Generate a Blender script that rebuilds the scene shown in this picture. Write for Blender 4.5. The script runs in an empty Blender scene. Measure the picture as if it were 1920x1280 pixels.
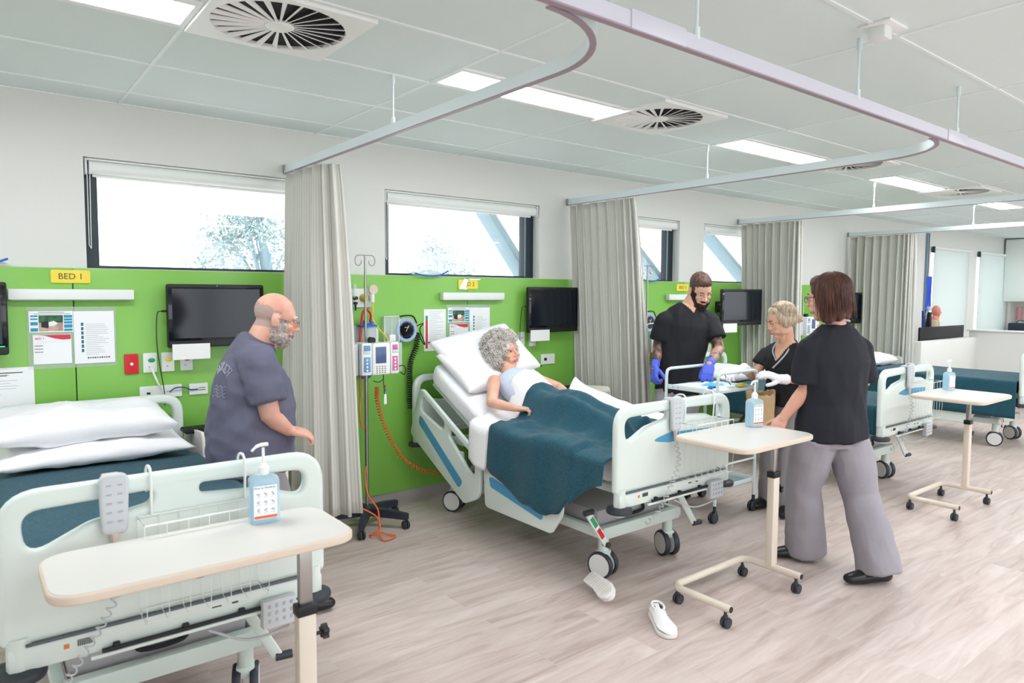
import bpy, bmesh, math, random
from mathutils import Vector, Matrix, Euler, noise
random.seed(7)
PI = math.pi
V = Vector
SC = bpy.context.scene
COL = SC.collection

# ------------------------------------------------------------------ materials
def lin(c):
    c /= 255.0
    return c / 12.92 if c <= .04045 else ((c + .055) / 1.055) ** 2.4
def rgb(h):
    if isinstance(h, str):
        h = (int(h[0:2], 16), int(h[2:4], 16), int(h[4:6], 16))
    return (lin(h[0]), lin(h[1]), lin(h[2]), 1)
M = {}
def mat(name, col, rough=.5, metal=0, bump=None, vary=None, spec=.5, trans=0, alpha=1, emit=None, coat=0, sheen=0, ior=1.45, sub=0):
    m = bpy.data.materials.new(name); m.use_nodes = True
    nt = m.node_tree; N = nt.nodes; L = nt.links
    b = N['Principled BSDF']
    c = rgb(col)
    b.inputs['Base Color'].default_value = c
    b.inputs['Roughness'].default_value = rough
    b.inputs['Metallic'].default_value = metal
    b.inputs['Specular IOR Level'].default_value = spec
    b.inputs['IOR'].default_value = ior
    b.inputs['Transmission Weight'].default_value = trans
    b.inputs['Alpha'].default_value = alpha
    b.inputs['Coat Weight'].default_value = coat
    b.inputs['Sheen Weight'].default_value = sheen
    if sub:
        b.inputs['Subsurface Weight'].default_value = sub
        b.inputs['Subsurface Radius'].default_value = (1, .35, .2)
        b.inputs['Subsurface Scale'].default_value = .01
    if emit:
        b.inputs['Emission Color'].default_value = rgb(emit[0]); b.inputs['Emission Strength'].default_value = emit[1]
    if bump or vary:
        tc = N.new('ShaderNodeTexCoord')
    if bump:   # (scale, strength, (stretch xyz))
        mp = N.new('ShaderNodeMapping'); mp.inputs['Scale'].default_value = bump[2] if len(bump) > 2 else (1, 1, 1)
        n = N.new('ShaderNodeTexNoise'); n.inputs['Scale'].default_value = bump[0]; n.inputs['Detail'].default_value = 3
        bp = N.new('ShaderNodeBump'); bp.inputs['Strength'].default_value = bump[1]; bp.inputs['Distance'].default_value = .01
        L.new(tc.outputs['Object'], mp.inputs[0]); L.new(mp.outputs[0], n.inputs[0])
        L.new(n.outputs[0], bp.inputs['Height']); L.new(bp.outputs[0], b.inputs['Normal'])
    if vary:   # (scale, colour b, (stretch), lo, hi)
        mp = N.new('ShaderNodeMapping'); mp.inputs['Scale'].default_value = vary[2] if len(vary) > 2 else (1, 1, 1)
        n = N.new('ShaderNodeTexNoise'); n.inputs['Scale'].default_value = vary[0]; n.inputs['Detail'].default_value = 4
        r = N.new('ShaderNodeValToRGB')
        lo, hi = (vary[3], vary[4]) if len(vary) > 4 else (.35, .65)
        r.color_ramp.elements[0].position = lo; r.color_ramp.elements[1].position = hi
        r.color_ramp.elements[0].color = c; r.color_ramp.elements[1].color = rgb(vary[1])
        L.new(tc.outputs['Object'], mp.inputs[0]); L.new(mp.outputs[0], n.inputs[0])
        L.new(n.outputs[0], r.inputs[0]); L.new(r.outputs[0], b.inputs['Base Color'])
    M[name] = m
    return m

mat('wall', 'DFE0DC', .7, bump=(60, .03))
mat('ceiling', 'E2EDED', .85, bump=(180, .12))
mat('grid', 'EDF3F3', .5)
mat('white', 'EDEFEE', .45)
mat('white_plastic', 'E6EAE8', .35)
mat('bed_plastic', 'D9E4DF', .33)
mat('bed_metal', 'CFDCD6', .3)
mat('bed_dark_metal', '6E7471', .35, .4)
mat('blue', '4F9CC6', .4)
mat('deck', 'ABA8AB', .5)
mat('grey_plastic', 'C6CACF', .4)
mat('grey_dark', '5B6068', .4)
mat('rubber', '30343C', .45)
mat('black', '15171A', .4)
mat('black_soft', '1B1D22', .6)
mat('wheel_grey', 'DFE0DF', .35)
mat('chrome', 'D8D8D8', .15, 1)
mat('steel', 'A9A6A4', .28, 1)
mat('cream_metal', 'DACFC1', .35)
mat('cream_top', 'D5D3CD', .35, bump=(200, .02))
mat('cream_edge', 'D6C6B6', .5)
mat('locker', 'E9E6DE', .45)
mat('linen', 'EEEFF3', .85, bump=(11, .8), sheen=.1)
mat('linen_white', 'EFEFF2', .85, bump=(8, .9), sheen=.1)
mat('teal', '0E3F4E', .85, bump=(160, .4), vary=(220, '185465', (1, .25, 1)), sheen=.12)
mat('teal_edge', '12343F', .85)
mat('mattress', '1B4F5F', .6)
mat('frame_dark', '24313A', .35)
mat('frame_grey', '7F9AA6', .4)
mat('blind', 'ECEFEC', .6)
mat('screen', '101318', .08, spec=.6)
mat('screen_on', '151B24', .12)
mat('red', 'D0222B', .35)
mat('yellow', 'EFD94B', .45)
mat('yellow_knob', 'C9B43C', .45)
mat('ink', '4A4A44', .6)
mat('paper', 'F1F3F6', .6)
mat('paper_line', 'C3C8CC', .6)
mat('paper_teal', '2E6E78', .6)
mat('paper_blue', '2E95B5', .6)
mat('paper_red', 'D33A54', .6)
mat('paper_dark', '3E4A4C', .6)
mat('paper_pic_green', '3E7A52', .6, vary=(40, '2A4A3A'))
mat('paper_pic_brown', 'B08E7E', .6, vary=(30, 'CDB8A8'))
mat('sleeve', 'DDE8DC', .15, alpha=.28)
mat('orange', 'EE6A33', .4)
mat('orange_soft', 'F08A5B', .45)
mat('red_tube', 'CF2A2A', .4)
mat('yellow_tube', 'D9D23C', .4)
mat('lid_blue', '1F63C4', .4)
mat('clear', 'E4EEF0', .08, alpha=.35)
mat('bottle', 'CDEAF6', .08, alpha=.45, coat=.3)
mat('gel', '93D3F2', .15, alpha=.55)
mat('cuff_blue', '20407A', .6)
mat('pump_blue', '6C97BE', .4)
mat('pump_pink', 'D0689C', .4)
mat('pump_screen', '51618A', .2)
mat('dial_blue', '9DB7DA', .35)
mat('kraft', 'B79C74', .85, bump=(18, .4))
mat('glove_blue', '5569DE', .5, bump=(40, .2))
mat('glove_white', 'EDEAF0', .5, bump=(40, .2))
mat('mask_blue', '52BEE2', .6)
mat('paper_cloth', 'DCEAF2', .8, bump=(30, .6))
mat('green_tag', '2F9A62', .5)
mat('vent_dark', '241C22', .8)
mat('vent_blade', 'F2F4F3', .45)
mat('skirting', 'A5A09C', .5)
mat('rail', 'DCE8EA', .35)
mat('rail_joint', 'CBCBD6', .35)
mat('rail_line', 'A08E9A', .4)
mat('foliage', '8FA6A6', .8)
mat('strut', '8FA8B2', .6)
mat('strut_edge', 'AFA298', .6)
mat('soffit', 'D3D4D1', .8)
mat('skin_a', 'DDB09C', .5, vary=(9, 'D2937F', (1, 1, 1)), sub=.08)
mat('skin_b', 'DFB199', .5, vary=(9, 'D59F88', (1, 1, 1)), sub=.08)
mat('skin_c', 'DBAD98', .5, vary=(9, 'D19A86', (1, 1, 1)), sub=.08)
mat('skin_tattoo', 'B98F7C', .5, vary=(17, '4E4543', (1, 1, .8), .43, .62))
mat('skin_d', 'DDB096', .5, vary=(9, 'D2A087', (1, 1, 1)), sub=.08)
mat('lip', 'B96A62', .45)
mat('lip_pale', 'C07A70', .45)
mat('eye_white', 'E9E4E0', .2)
mat('iris', '3A2B22', .15)
mat('hair_grey', 'C9C2BA', .7, vary=(50, 'E2DEDA'))
mat('beard_grey', 'C3B8B2', .8, bump=(120, .8), vary=(70, '93847E'))
mat('hair_curly', 'DAD6D0', .7, vary=(34, 'C6C0B8'))
mat('stubble', 'B9968A', .75, bump=(150, .5), vary=(90, 'A89A96'))
mat('faint_mark', 'A9AEB6', .5)
mat('hair_brown', '46302A', .55, bump=(60, .6), vary=(50, '6B4E42', (1, 1, .3)))
mat('beard_brown', '3A2722', .8, bump=(160, .8), vary=(70, '2A1C1A'))
mat('hair_dark', '3E231D', .45, vary=(60, '5E382B', (1, 1, .15)))
mat('hair_blonde', 'C9B79B', .4, vary=(60, '8F7D68', (1, 1, .2)))
mat('tee_grey', '666679', .85, bump=(5, .6), vary=(3, '5A5B6E'))
mat('tee_seam', '4C4D60', .85)
mat('tee_print', 'A6A7B5', .8)
mat('scrub_black', '16181D', .8, bump=(6, .6))
mat('scrub_navy', '191B25', .8, bump=(6, .6))
mat('piping', 'B9B5B2', .7)
mat('pants_grey', '9A969D', .85, bump=(6, .6), vary=(4, '96929B'))
mat('pants_dim', '8F8A8C', .85, bump=(6, .6))
mat('tank_blue', 'C3D3E8', .8, bump=(8, .5))
mat('shoe_black', '17171A', .35)
mat('shoe_white', 'EDEBEC', .55, bump=(70, .2))
mat('sole', 'E4E0DE', .6, bump=(40, .8, (.2, 1, 1)))
mat('glass_frame', '4A3F3E', .3, .3)
mat('lens', 'EAF0F2', .03, alpha=.15)
mat('gold', 'C9A458', .25, 1)
mat('anatomy', 'D2705E', .5, vary=(60, 'E3A08A'))
mat('anatomy_pale', 'D8C9AE', .5)
mat('cabinet', 'E9F0EC', .35)
mat('splash', 'CFCBC6', .3)
mat('bottle_pink', 'D58F97', .3)
mat('steel_top', 'AEB9B8', .3, .6)
mat('steth', '2F57D6', .4)
mat('green_led', '19A66C', .4, emit=('19C67C', .6))
mat('barcode', '3B3B40', .6)
mat('heart', 'E27A3A', .5)
mat('light_panel', 'FFFFFF', .5, emit=('F9FBFF', 17.0))
mat('light_frame', 'EFF2F2', .5)

def node_mat(name):
    m = bpy.data.materials.new(name); m.use_nodes = True
    M[name] = m
    return m, m.node_tree.nodes, m.node_tree.links, m.node_tree.nodes['Principled BSDF']

# green laminate
m, N, L, b = node_mat('green'); b.inputs['Base Color'].default_value = rgb('80BD50'); b.inputs['Roughness'].default_value = .34
b.inputs['Specular IOR Level'].default_value = .5

# vinyl plank floor: planks run along the window wall
m, N, L, b = node_mat('floor')
tc = N.new('ShaderNodeTexCoord')
mp = N.new('ShaderNodeMapping'); mp.inputs['Scale'].default_value = (1, 1, 1)
L.new(tc.outputs['Object'], mp.inputs[0])
br = N.new('ShaderNodeTexBrick'); br.inputs['Scale'].default_value = 1
br.inputs['Brick Width'].default_value = 1.2; br.inputs['Row Height'].default_value = .18
br.inputs['Mortar Size'].default_value = .0012; br.inputs['Mortar Smooth'].default_value = .2; br.inputs['Bias'].default_value = 0
br.inputs['Color1'].default_value = (0, 0, 0, 1); br.inputs['Color2'].default_value = (1, 1, 1, 1); br.inputs['Mortar'].default_value = (.5, .5, .5, 1)
br.offset = .37
L.new(mp.outputs[0], br.inputs['Vector'])
mp2 = N.new('ShaderNodeMapping'); mp2.inputs['Scale'].default_value = (1.1, 9, 1)
L.new(tc.outputs['Object'], mp2.inputs[0])
add = N.new('ShaderNodeVectorMath'); add.operation = 'MULTIPLY_ADD'
L.new(br.outputs['Color'], add.inputs[0]); add.inputs[1].default_value = (7.3, 3.1, 5.0); L.new(mp2.outputs[0], add.inputs[2])
n1 = N.new('ShaderNodeTexNoise'); n1.inputs['Scale'].default_value = 1.6; n1.inputs['Detail'].default_value = 8; n1.inputs['Roughness'].default_value = .62; n1.inputs['Distortion'].default_value = .9
L.new(add.outputs[0], n1.inputs[0])
cr = N.new('ShaderNodeValToRGB')
e = cr.color_ramp.elements; e[0].position = .30; e[0].color = rgb('B29F97'); e[1].position = .68; e[1].color = rgb('D8CAC4')
x = cr.color_ramp.elements.new(.48); x.color = rgb('C9B9B2')
L.new(n1.outputs[0], cr.inputs[0])
mx = N.new('ShaderNodeMix'); mx.data_type = 'RGBA'; mx.blend_type = 'MULTIPLY'; mx.inputs[0].default_value = 1
pr = N.new('ShaderNodeValToRGB'); pr.color_ramp.elements[0].color = (.9, .89, .88, 1); pr.color_ramp.elements[1].color = (1, 1, 1, 1)
L.new(br.outputs['Color'], pr.inputs[0])
L.new(cr.outputs[0], mx.inputs[6]); L.new(pr.outputs[0], mx.inputs[7])
L.new(mx.outputs[2], b.inputs['Base Color'])
b.inputs['Roughness'].default_value = .42
bp = N.new('ShaderNodeBump'); bp.inputs['Strength'].default_value = .12; bp.inputs['Distance'].default_value = .004
L.new(n1.outputs[0], bp.inputs['Height']); L.new(bp.outputs[0], b.inputs['Normal'])

# curtain cloth: fine woven vertical stripes, in cloth coordinates
m, N, L, b = node_mat('curtain')
uv = N.new('ShaderNodeUVMap'); uv.uv_map = 'cloth'
w = N.new('ShaderNodeTexWave'); w.wave_type = 'BANDS'; w.bands_direction = 'X'; w.inputs['Scale'].default_value = 26; w.inputs['Distortion'].default_value = .3
L.new(uv.outputs[0], w.inputs[0])
cr = N.new('ShaderNodeValToRGB'); cr.color_ramp.elements[0].color = rgb('D8D7CD'); cr.color_ramp.elements[1].color = rgb('E8E7E1')
cr.color_ramp.elements[0].position = .25; cr.color_ramp.elements[1].position = .6
L.new(w.outputs[0], cr.inputs[0]); L.new(cr.outputs[0], b.inputs['Base Color'])
b.inputs['Roughness'].default_value = .85; b.inputs['Sheen Weight'].default_value = .15
tr = N.new('ShaderNodeBsdfTranslucent'); tr.inputs[0].default_value = rgb('CFCFC4')
ms = N.new('ShaderNodeMixShader'); ms.inputs[0].default_value = .18
out = N['Material Output']
L.new(b.outputs[0], ms.inputs[1]); L.new(tr.outputs[0], ms.inputs[2]); L.new(ms.outputs[0], out.inputs[0])

# window glass: lets daylight straight through, a faint reflection
m, N, L, b = node_mat('glass')
tp = N.new('ShaderNodeBsdfTransparent'); gl = N.new('ShaderNodeBsdfGlossy'); gl.inputs['Roughness'].default_value = .02
ms = N.new('ShaderNodeMixShader'); ms.inputs[0].default_value = .05
L.new(tp.outputs[0], ms.inputs[1]); L.new(gl.outputs[0], ms.inputs[2]); L.new(ms.outputs[0], N['Material Output'].inputs[0])

# back-lit roller blind
m, N, L, b = node_mat('blind_cloth')
b.inputs['Base Color'].default_value = rgb('E4EBE9'); b.inputs['Roughness'].default_value = .8
tr = N.new('ShaderNodeBsdfTranslucent'); tr.inputs[0].default_value = rgb('E6EEEC')
ms = N.new('ShaderNodeMixShader'); ms.inputs[0].default_value = .4
L.new(b.outputs[0], ms.inputs[1]); L.new(tr.outputs[0], ms.inputs[2]); L.new(ms.outputs[0], N['Material Output'].inputs[0])

# ------------------------------------------------------------------ geometry kit
def catmull(pts, n=6, closed=False):
    P = [V(p) for p in pts]; out = []
    K = len(P)
    rng = range(K) if closed else range(K - 1)
    for i in rng:
        if closed:
            p0, p1, p2, p3 = P[(i - 1) % K], P[i], P[(i + 1) % K], P[(i + 2) % K]
        else:
            p1, p2 = P[i], P[i + 1]
            p0 = P[i - 1] if i > 0 else p1 * 2 - p2
            p3 = P[i + 2] if i + 2 < K else p2 * 2 - p1
        for k in range(n):
            t = k / n
            out.append(.5 * ((2 * p1) + (p2 - p0) * t + (2 * p0 - 5 * p1 + 4 * p2 - p3) * t * t + (3 * p1 - p0 - 3 * p2 + p3) * t ** 3))
    if not closed: out.append(P[-1])
    return out
def rpoly(pts, seg=6):
    """pts: (x, y, r) corner list -> rounded 2D outline"""
    out = []; K = len(pts)
    for i in range(K):
        x, y, r = pts[i]
        p = V((x, y)); a = V(pts[i - 1][:2]); c = V(pts[(i + 1) % K][:2])
        if r <= 0: out.append((x, y)); continue
        d0 = (a - p); d1 = (c - p)
        l0, l1 = d0.length, d1.length
        d0.normalize(); d1.normalize()
        ang = math.acos(max(-1, min(1, d0.dot(d1))))
        t = min(r / max(math.tan(ang / 2), 1e-4), l0 * .49, l1 * .49)
        s, e = p + d0 * t, p + d1 * t
        for k in range(seg + 1):
            u = k / seg
            q = s * (1 - u) ** 2 + p * 2 * u * (1 - u) + e * u * u
            out.append((q.x, q.y))
    return out
def frames(pts, closed=False):
    K = len(pts); T = []
    for i in range(K):
        if closed: t = pts[(i + 1) % K] - pts[i - 1]
        else: t = pts[min(i + 1, K - 1)] - pts[max(i - 1, 0)]
        if t.length < 1e-9: t = V((0, 0, 1))
        T.append(t.normalized())
    up = V((0, 0, 1)) if abs(T[0].z) < .9 else V((0, 1, 0))
    n = T[0].cross(up).normalized(); F = []
    for i in range(K):
        n = n - T[i] * n.dot(T[i])
        if n.length < 1e-6: n = T[i].orthogonal()
        n.normalize()
        F.append((n.copy(), T[i].cross(n).normalized()))
    return T, F
class MB:
    def __init__(s, mat=None):
        s.v = []; s.f = []; s.mi = []; s.mats = []; s.cur = 0; s.uv = None
        if mat: s.m(mat)
    def m(s, name):
        if name not in s.mats: s.mats.append(name)
        s.cur = s.mats.index(name); return s
    def add(s, verts, faces):
        o = len(s.v); s.v.extend(V(p) for p in verts)
        for f in faces: s.f.append(tuple(i + o for i in f)); s.mi.append(s.cur)
        return s
    def take(s, bm, mtx=None):
        bm.verts.index_update()
        s.add([(mtx @ v.co if mtx else v.co.copy()) for v in bm.verts], [[v.index for v in f.verts] for f in bm.faces]); bm.free(); return s
    def merge(s, o, mtx=None):
        base = len(s.v); s.v.extend((mtx @ p if mtx else p.copy()) for p in o.v)
        for f, mi in zip(o.f, o.mi):
            s.m(o.mats[mi]); s.f.append(tuple(i + base for i in f)); s.mi.append(s.cur)
        return s
    def box(s, c, size, bev=0, rot=None, seg=2):
        bm = bmesh.new(); bmesh.ops.create_cube(bm, size=1)
        for v in bm.verts: v.co = V((v.co.x * size[0], v.co.y * size[1], v.co.z * size[2]))
        if bev: bmesh.ops.bevel(bm, geom=list(bm.edges), offset=bev, segments=seg, affect='EDGES', profile=.5)
        mt = Matrix.Translation(V(c))
        if rot is not None: mt = mt @ (rot.to_4x4() if isinstance(rot, Matrix) else Euler(rot).to_matrix().to_4x4())
        return s.take(bm, mt)
    def cyl(s, a, b, r, r2=None, seg=16, caps=True):
        return s.tube([a, b], [r, r if r2 is None else r2], seg, caps=caps)
    def tube(s, pts, r, seg=8, closed=False, caps=True, ell=None, up=None):
        pts = [V(p) for p in pts]; K = len(pts)
        R = r if isinstance(r, (list, tuple)) else [r] * K
        T, F = frames(pts, closed)
        vs = []; fs = []
        for i in range(K):
            n, bb = F[i]
            if up is not None:
                n = T[i].cross(V(up)).normalized(); bb = n.cross(T[i])
            ex = ell[i] if isinstance(ell, list) else (ell or (1, 1))
            for k in range(seg):
                a = 2 * PI * k / seg
                vs.append(pts[i] + n * (math.cos(a) * R[i] * ex[0]) + bb * (math.sin(a) * R[i] * ex[1]))
        for i in range(K if closed else K - 1):
            j = (i + 1) % K
            for k in range(seg):
                l = (k + 1) % seg
                fs.append((i * seg + k, i * seg + l, j * seg + l, j * seg + k))
        if caps and not closed:
            fs.append(tuple(range(seg))[::-1]); fs.append(tuple((K - 1) * seg + k for k in range(seg)))
        return s.add(vs, fs)
    def cap(s, pts, rads, seg=14, ell=None, up=None):
        """tube with rounded (hemispherical) ends"""
        P = [V(p) for p in pts]; R = list(rads); E = ell if isinstance(ell, list) else [ell or (1, 1)] * len(P)
        d0 = (P[0] - P[1]).normalized(); d1 = (P[-1] - P[-2]).normalized()
        pre = []; post = []
        for a in (80, 55, 28):
            a = math.radians(a)
            pre.append((P[0] + d0 * R[0] * math.sin(a), R[0] * math.cos(a)))
        for a in (28, 55, 80):
            a = math.radians(a)
            post.append((P[-1] + d1 * R[-1] * math.sin(a), R[-1] * math.cos(a)))
        pts2 = [p for p, _ in pre] + P + [p for p, _ in post]
        r2 = [q for _, q in pre] + R + [q for _, q in post]
        e2 = [E[0]] * 3 + E + [E[-1]] * 3
        return s.tube(pts2, r2, seg, ell=e2, up=up)
    def ball(s, c, r, seg=16, rings=10, mtx=None):
        r = (r, r, r) if not isinstance(r, (tuple, list)) else r
        vs = [V((0, 0, 1))]; fs = []
        for i in range(1, rings):
            t = PI * i / rings
            for k in range(seg):
                a = 2 * PI * k / seg
                vs.append(V((math.sin(t) * math.cos(a), math.sin(t) * math.sin(a), math.cos(t))))
        vs.append(V((0, 0, -1)))
        for k in range(seg): fs.append((0, 1 + k, 1 + (k + 1) % seg))
        for i in range(rings - 2):
            for k in range(seg):
                a = 1 + i * seg + k; b = 1 + i * seg + (k + 1) % seg
                fs.append((a, a + seg, b + seg, b))
        e = 1 + (rings - 2) * seg
        for k in range(seg): fs.append((e + k, len(vs) - 1, e + (k + 1) % seg))
        out = []
        for p in vs:
            q = V((p.x * r[0], p.y * r[1], p.z * r[2]))
            if mtx: q = mtx @ q
            out.append(q + V(c))
        return s.add(out, fs)
    def lathe(s, prof, c=(0, 0, 0), seg=24, mtx=None, caps=True):
        vs = []; fs = []; K = len(prof)
        for r, z in prof:
            for k in range(seg):
                a = 2 * PI * k / seg; q = V((r * math.cos(a), r * math.sin(a), z))
                if mtx: q = mtx @ q
                vs.append(q + V(c))
        for i in range(K - 1):
            for k in range(seg):
                l = (k + 1) % seg
                fs.append((i * seg + k, i * seg + l, (i + 1) * seg + l, (i + 1) * seg + k))
        if caps and prof[0][0] > 1e-5: fs.append(tuple(range(seg))[::-1])
        if caps and prof[-1][0] > 1e-5: fs.append(tuple((K - 1) * seg + k for k in range(seg)))
        return s.add(vs, fs)
    def plate(s, outer, holes=(), th=.03, bev=.008, mtx=None, res=2):
        cu = bpy.data.curves.new('c', 'CURVE'); cu.dimensions = '2D'; cu.fill_mode = 'BOTH'
        cu.extrude = max(th / 2 - bev, 0); cu.bevel_depth = bev; cu.bevel_resolution = res; cu.offset = -bev
        for pl in [outer] + list(holes):
            sp = cu.splines.new('POLY'); sp.points.add(len(pl) - 1)
            for i, p in enumerate(pl): sp.points[i].co = (p[0], p[1], 0, 1)
            sp.use_cyclic_u = True
        return s._conv(cu, mtx)
    def text(s, txt, size, mtx, th=.001, align='CENTER'):
        cu = bpy.data.curves.new('t', 'FONT'); cu.body = txt; cu.size = size; cu.extrude = th; cu.align_x = align; cu.align_y = 'CENTER'; cu.resolution_u = 3
        return s._conv(cu, mtx)
    def _conv(s, cu, mtx):
        o = bpy.data.objects.new('tmp', cu); COL.objects.link(o)
        dg = bpy.context.evaluated_depsgraph_get(); dg.update()
        me = bpy.data.meshes.new_from_object(o.evaluated_get(dg))
        bm = bmesh.new(); bm.from_mesh(me); bmesh.ops.remove_doubles(bm, verts=bm.verts, dist=1e-6)
        bpy.data.objects.remove(o); bpy.data.curves.remove(cu); bpy.data.meshes.remove(me)
        return s.take(bm, mtx)
    def poly(s, outline, th, mtx=None):
        K = len(outline)
        vs = [V((p[0], p[1], -th / 2)) for p in outline] + [V((p[0], p[1], th / 2)) for p in outline]
        if mtx: vs = [mtx @ p for p in vs]
        fs = [tuple(range(K))[::-1], tuple(range(K, 2 * K))] + [(i, (i + 1) % K, K + (i + 1) % K, K + i) for i in range(K)]
        return s.add(vs, fs)
    def grid(s, fn, nu, nv, th=0):
        """fn(u,v)->point; th>0 gives real thickness along normals"""
        P = [[V(fn(i / nu, j / nv)) for j in range(nv + 1)] for i in range(nu + 1)]
        top = [P[i][j] for i in range(nu + 1) for j in range(nv + 1)]
        idx = lambda i, j: i * (nv + 1) + j
        fs = [(idx(i, j), idx(i + 1, j), idx(i + 1, j + 1), idx(i, j + 1)) for i in range(nu) for j in range(nv)]
        if th <= 0: return s.add(top, fs)
        nm = []
        for i in range(nu + 1):
            for j in range(nv + 1):
                du = P[min(i + 1, nu)][j] - P[max(i - 1, 0)][j]; dv = P[i][min(j + 1, nv)] - P[i][max(j - 1, 0)]
                n = du.cross(dv); nm.append(n.normalized() if n.length > 1e-12 else V((0, 0, 1)))
        bot = [p - n * th for p, n in zip(top, nm)]
        K = len(top)
        fs2 = fs + [tuple(K + q for q in f[::-1]) for f in fs]
        for j in range(nv):
            fs2.append((idx(0, j), idx(0, j + 1), K + idx(0, j + 1), K + idx(0, j)))
            fs2.append((idx(nu, j + 1), idx(nu, j), K + idx(nu, j), K + idx(nu, j + 1)))
        for i in range(nu):
            fs2.append((idx(i + 1, 0), idx(i, 0), K + idx(i, 0), K + idx(i + 1, 0)))
            fs2.append((idx(i, nv), idx(i + 1, nv), K + idx(i + 1, nv), K + idx(i, nv)))
        return s.add(top + bot, fs2)
    def remesh(s, voxel, it=2, fac=.5):
        """one continuous surface out of the overlapping solids"""
        me = bpy.data.meshes.new('r'); me.from_pydata([tuple(p) for p in s.v], [], s.f)
        o = bpy.data.objects.new('r', me); COL.objects.link(o)
        a = o.modifiers.new('a', 'REMESH'); a.mode = 'VOXEL'; a.voxel_size = voxel; a.adaptivity = 0
        if it:
            b = o.modifiers.new('b', 'SMOOTH'); b.factor = fac; b.iterations = it
        dg = bpy.context.evaluated_depsgraph_get(); dg.update()
        m2 = bpy.data.meshes.new_from_object(o.evaluated_get(dg))
        s.v = [v.co.copy() for v in m2.vertices]; s.f = [tuple(p.vertices) for p in m2.polygons]
        s.mi = [0] * len(s.f)
        bpy.data.objects.remove(o); bpy.data.meshes.remove(me); bpy.data.meshes.remove(m2)
        return s
    def displace(s, fn):
        """fn(co, normal)->offset vector"""
        nm = [V((0, 0, 0)) for _ in s.v]
        for f in s.f:
            n = (s.v[f[1]] - s.v[f[0]]).cross(s.v[f[-1]] - s.v[f[0]])
            for i in f: nm[i] += n
        for i, p in enumerate(s.v):
            n = nm[i].normalized() if nm[i].length > 0 else V((0, 0, 1))
            s.v[i] = p + fn(p, n)
        return s
    def paint(s, fn):
        """fn(centre)->material name or None"""
        for k, f in enumerate(s.f):
            c = V((0, 0, 0))
            for i in f: c += s.v[i]
            nme = fn(c / len(f))
            if nme: s.m(nme); s.mi[k] = s.cur
        return s
    def cut(s, fn):
        """drop faces whose centre satisfies fn"""
        nf = []; nm = []
        for f, mi in zip(s.f, s.mi):
            c = V((0, 0, 0))
            for i in f: c += s.v[i]
            if not fn(c / len(f)): nf.append(f); nm.append(mi)
        used = sorted({i for f in nf for i in f}); mp = {i: k for k, i in enumerate(used)}
        s.v = [s.v[i] for i in used]; s.f = [tuple(mp[i] for i in f) for f in nf]; s.mi = nm
        return s
    def shift(s, d):
        d = V(d); s.v = [p - d for p in s.v]; return s
    def build(s, name, parent=None, loc=None, rotz=0, sharp=38):
        me = bpy.data.meshes.new(name); me.from_pydata([tuple(p) for p in s.v], [], s.f)
        for n in s.mats: me.materials.append(M[n])
        me.polygons.foreach_set('material_index', s.mi)
        if s.uv:
            ul = me.uv_layers.new(name='cloth')
            vi = [0] * len(me.loops); me.loops.foreach_get('vertex_index', vi)
            fl = []
            for i in vi: fl.extend(s.uv[i])
            ul.data.foreach_set('uv', fl)
        me.validate(); me.shade_smooth()
        if sharp < 180: me.set_sharp_from_angle(angle=math.radians(sharp))
        o = bpy.data.objects.new(name, me); COL.objects.link(o)
        if parent: o.parent = parent
        if loc is not None: o.location = loc
        if rotz: o.rotation_euler = (0, 0, rotz)
        return o
def tag(o, label, cat, group=None):
    o['label'] = label; o['category'] = cat
    if group: o['group'] = group
    return o
def thing(name, loc, label, cat, group=None, rotz=0):
    o = bpy.data.objects.new(name, None); COL.objects.link(o); o.location = loc; o.rotation_euler = (0, 0, rotz); o.empty_display_size = .1
    return tag(o, label, cat, group)
def struct(mb, name, sharp=38):
    o = mb.build(name, sharp=sharp); o['kind'] = 'structure'; return o
def kids(o):
    return [c for c in bpy.data.objects if c.parent == o]
def copy_tree(o, parent=None):
    c = o.copy(); COL.objects.link(c); c.parent = parent
    for ch in kids(o): copy_tree(ch, c)
    return c
def again(o, loc, label, rotz=None):
    c = copy_tree(o); c.location = loc; c['label'] = label
    if rotz is not None: c.rotation_euler = (0, 0, rotz)
    return c
def MX(o, x, y, z):
    """matrix from origin and three axis columns"""
    return Matrix(((x[0], y[0], z[0], o[0]), (x[1], y[1], z[1], o[1]), (x[2], y[2], z[2], o[2]), (0, 0, 0, 1)))
def front(o):   # plate drawn in XZ, facing -Y
    return MX(o, (1, 0, 0), (0, 0, 1), (0, -1, 0))
def coil(path, R, turns, n=10):
    P = catmull(path, 12); T, F = frames(P); K = len(P)
    Ls = [0]
    for i in range(1, K): Ls.append(Ls[-1] + (P[i] - P[i - 1]).length)
    out = []; tot = int(turns * n)
    for k in range(tot + 1):
        d = Ls[-1] * k / tot; i = 0
        while i < K - 2 and Ls[i + 1] < d: i += 1
        u = (d - Ls[i]) / max(Ls[i + 1] - Ls[i], 1e-9)
        a = 2 * PI * k / n
        out.append(P[i].lerp(P[i + 1], u) + F[i][0] * R * math.cos(a) + F[i][1] * R * math.sin(a))
    return out
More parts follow.
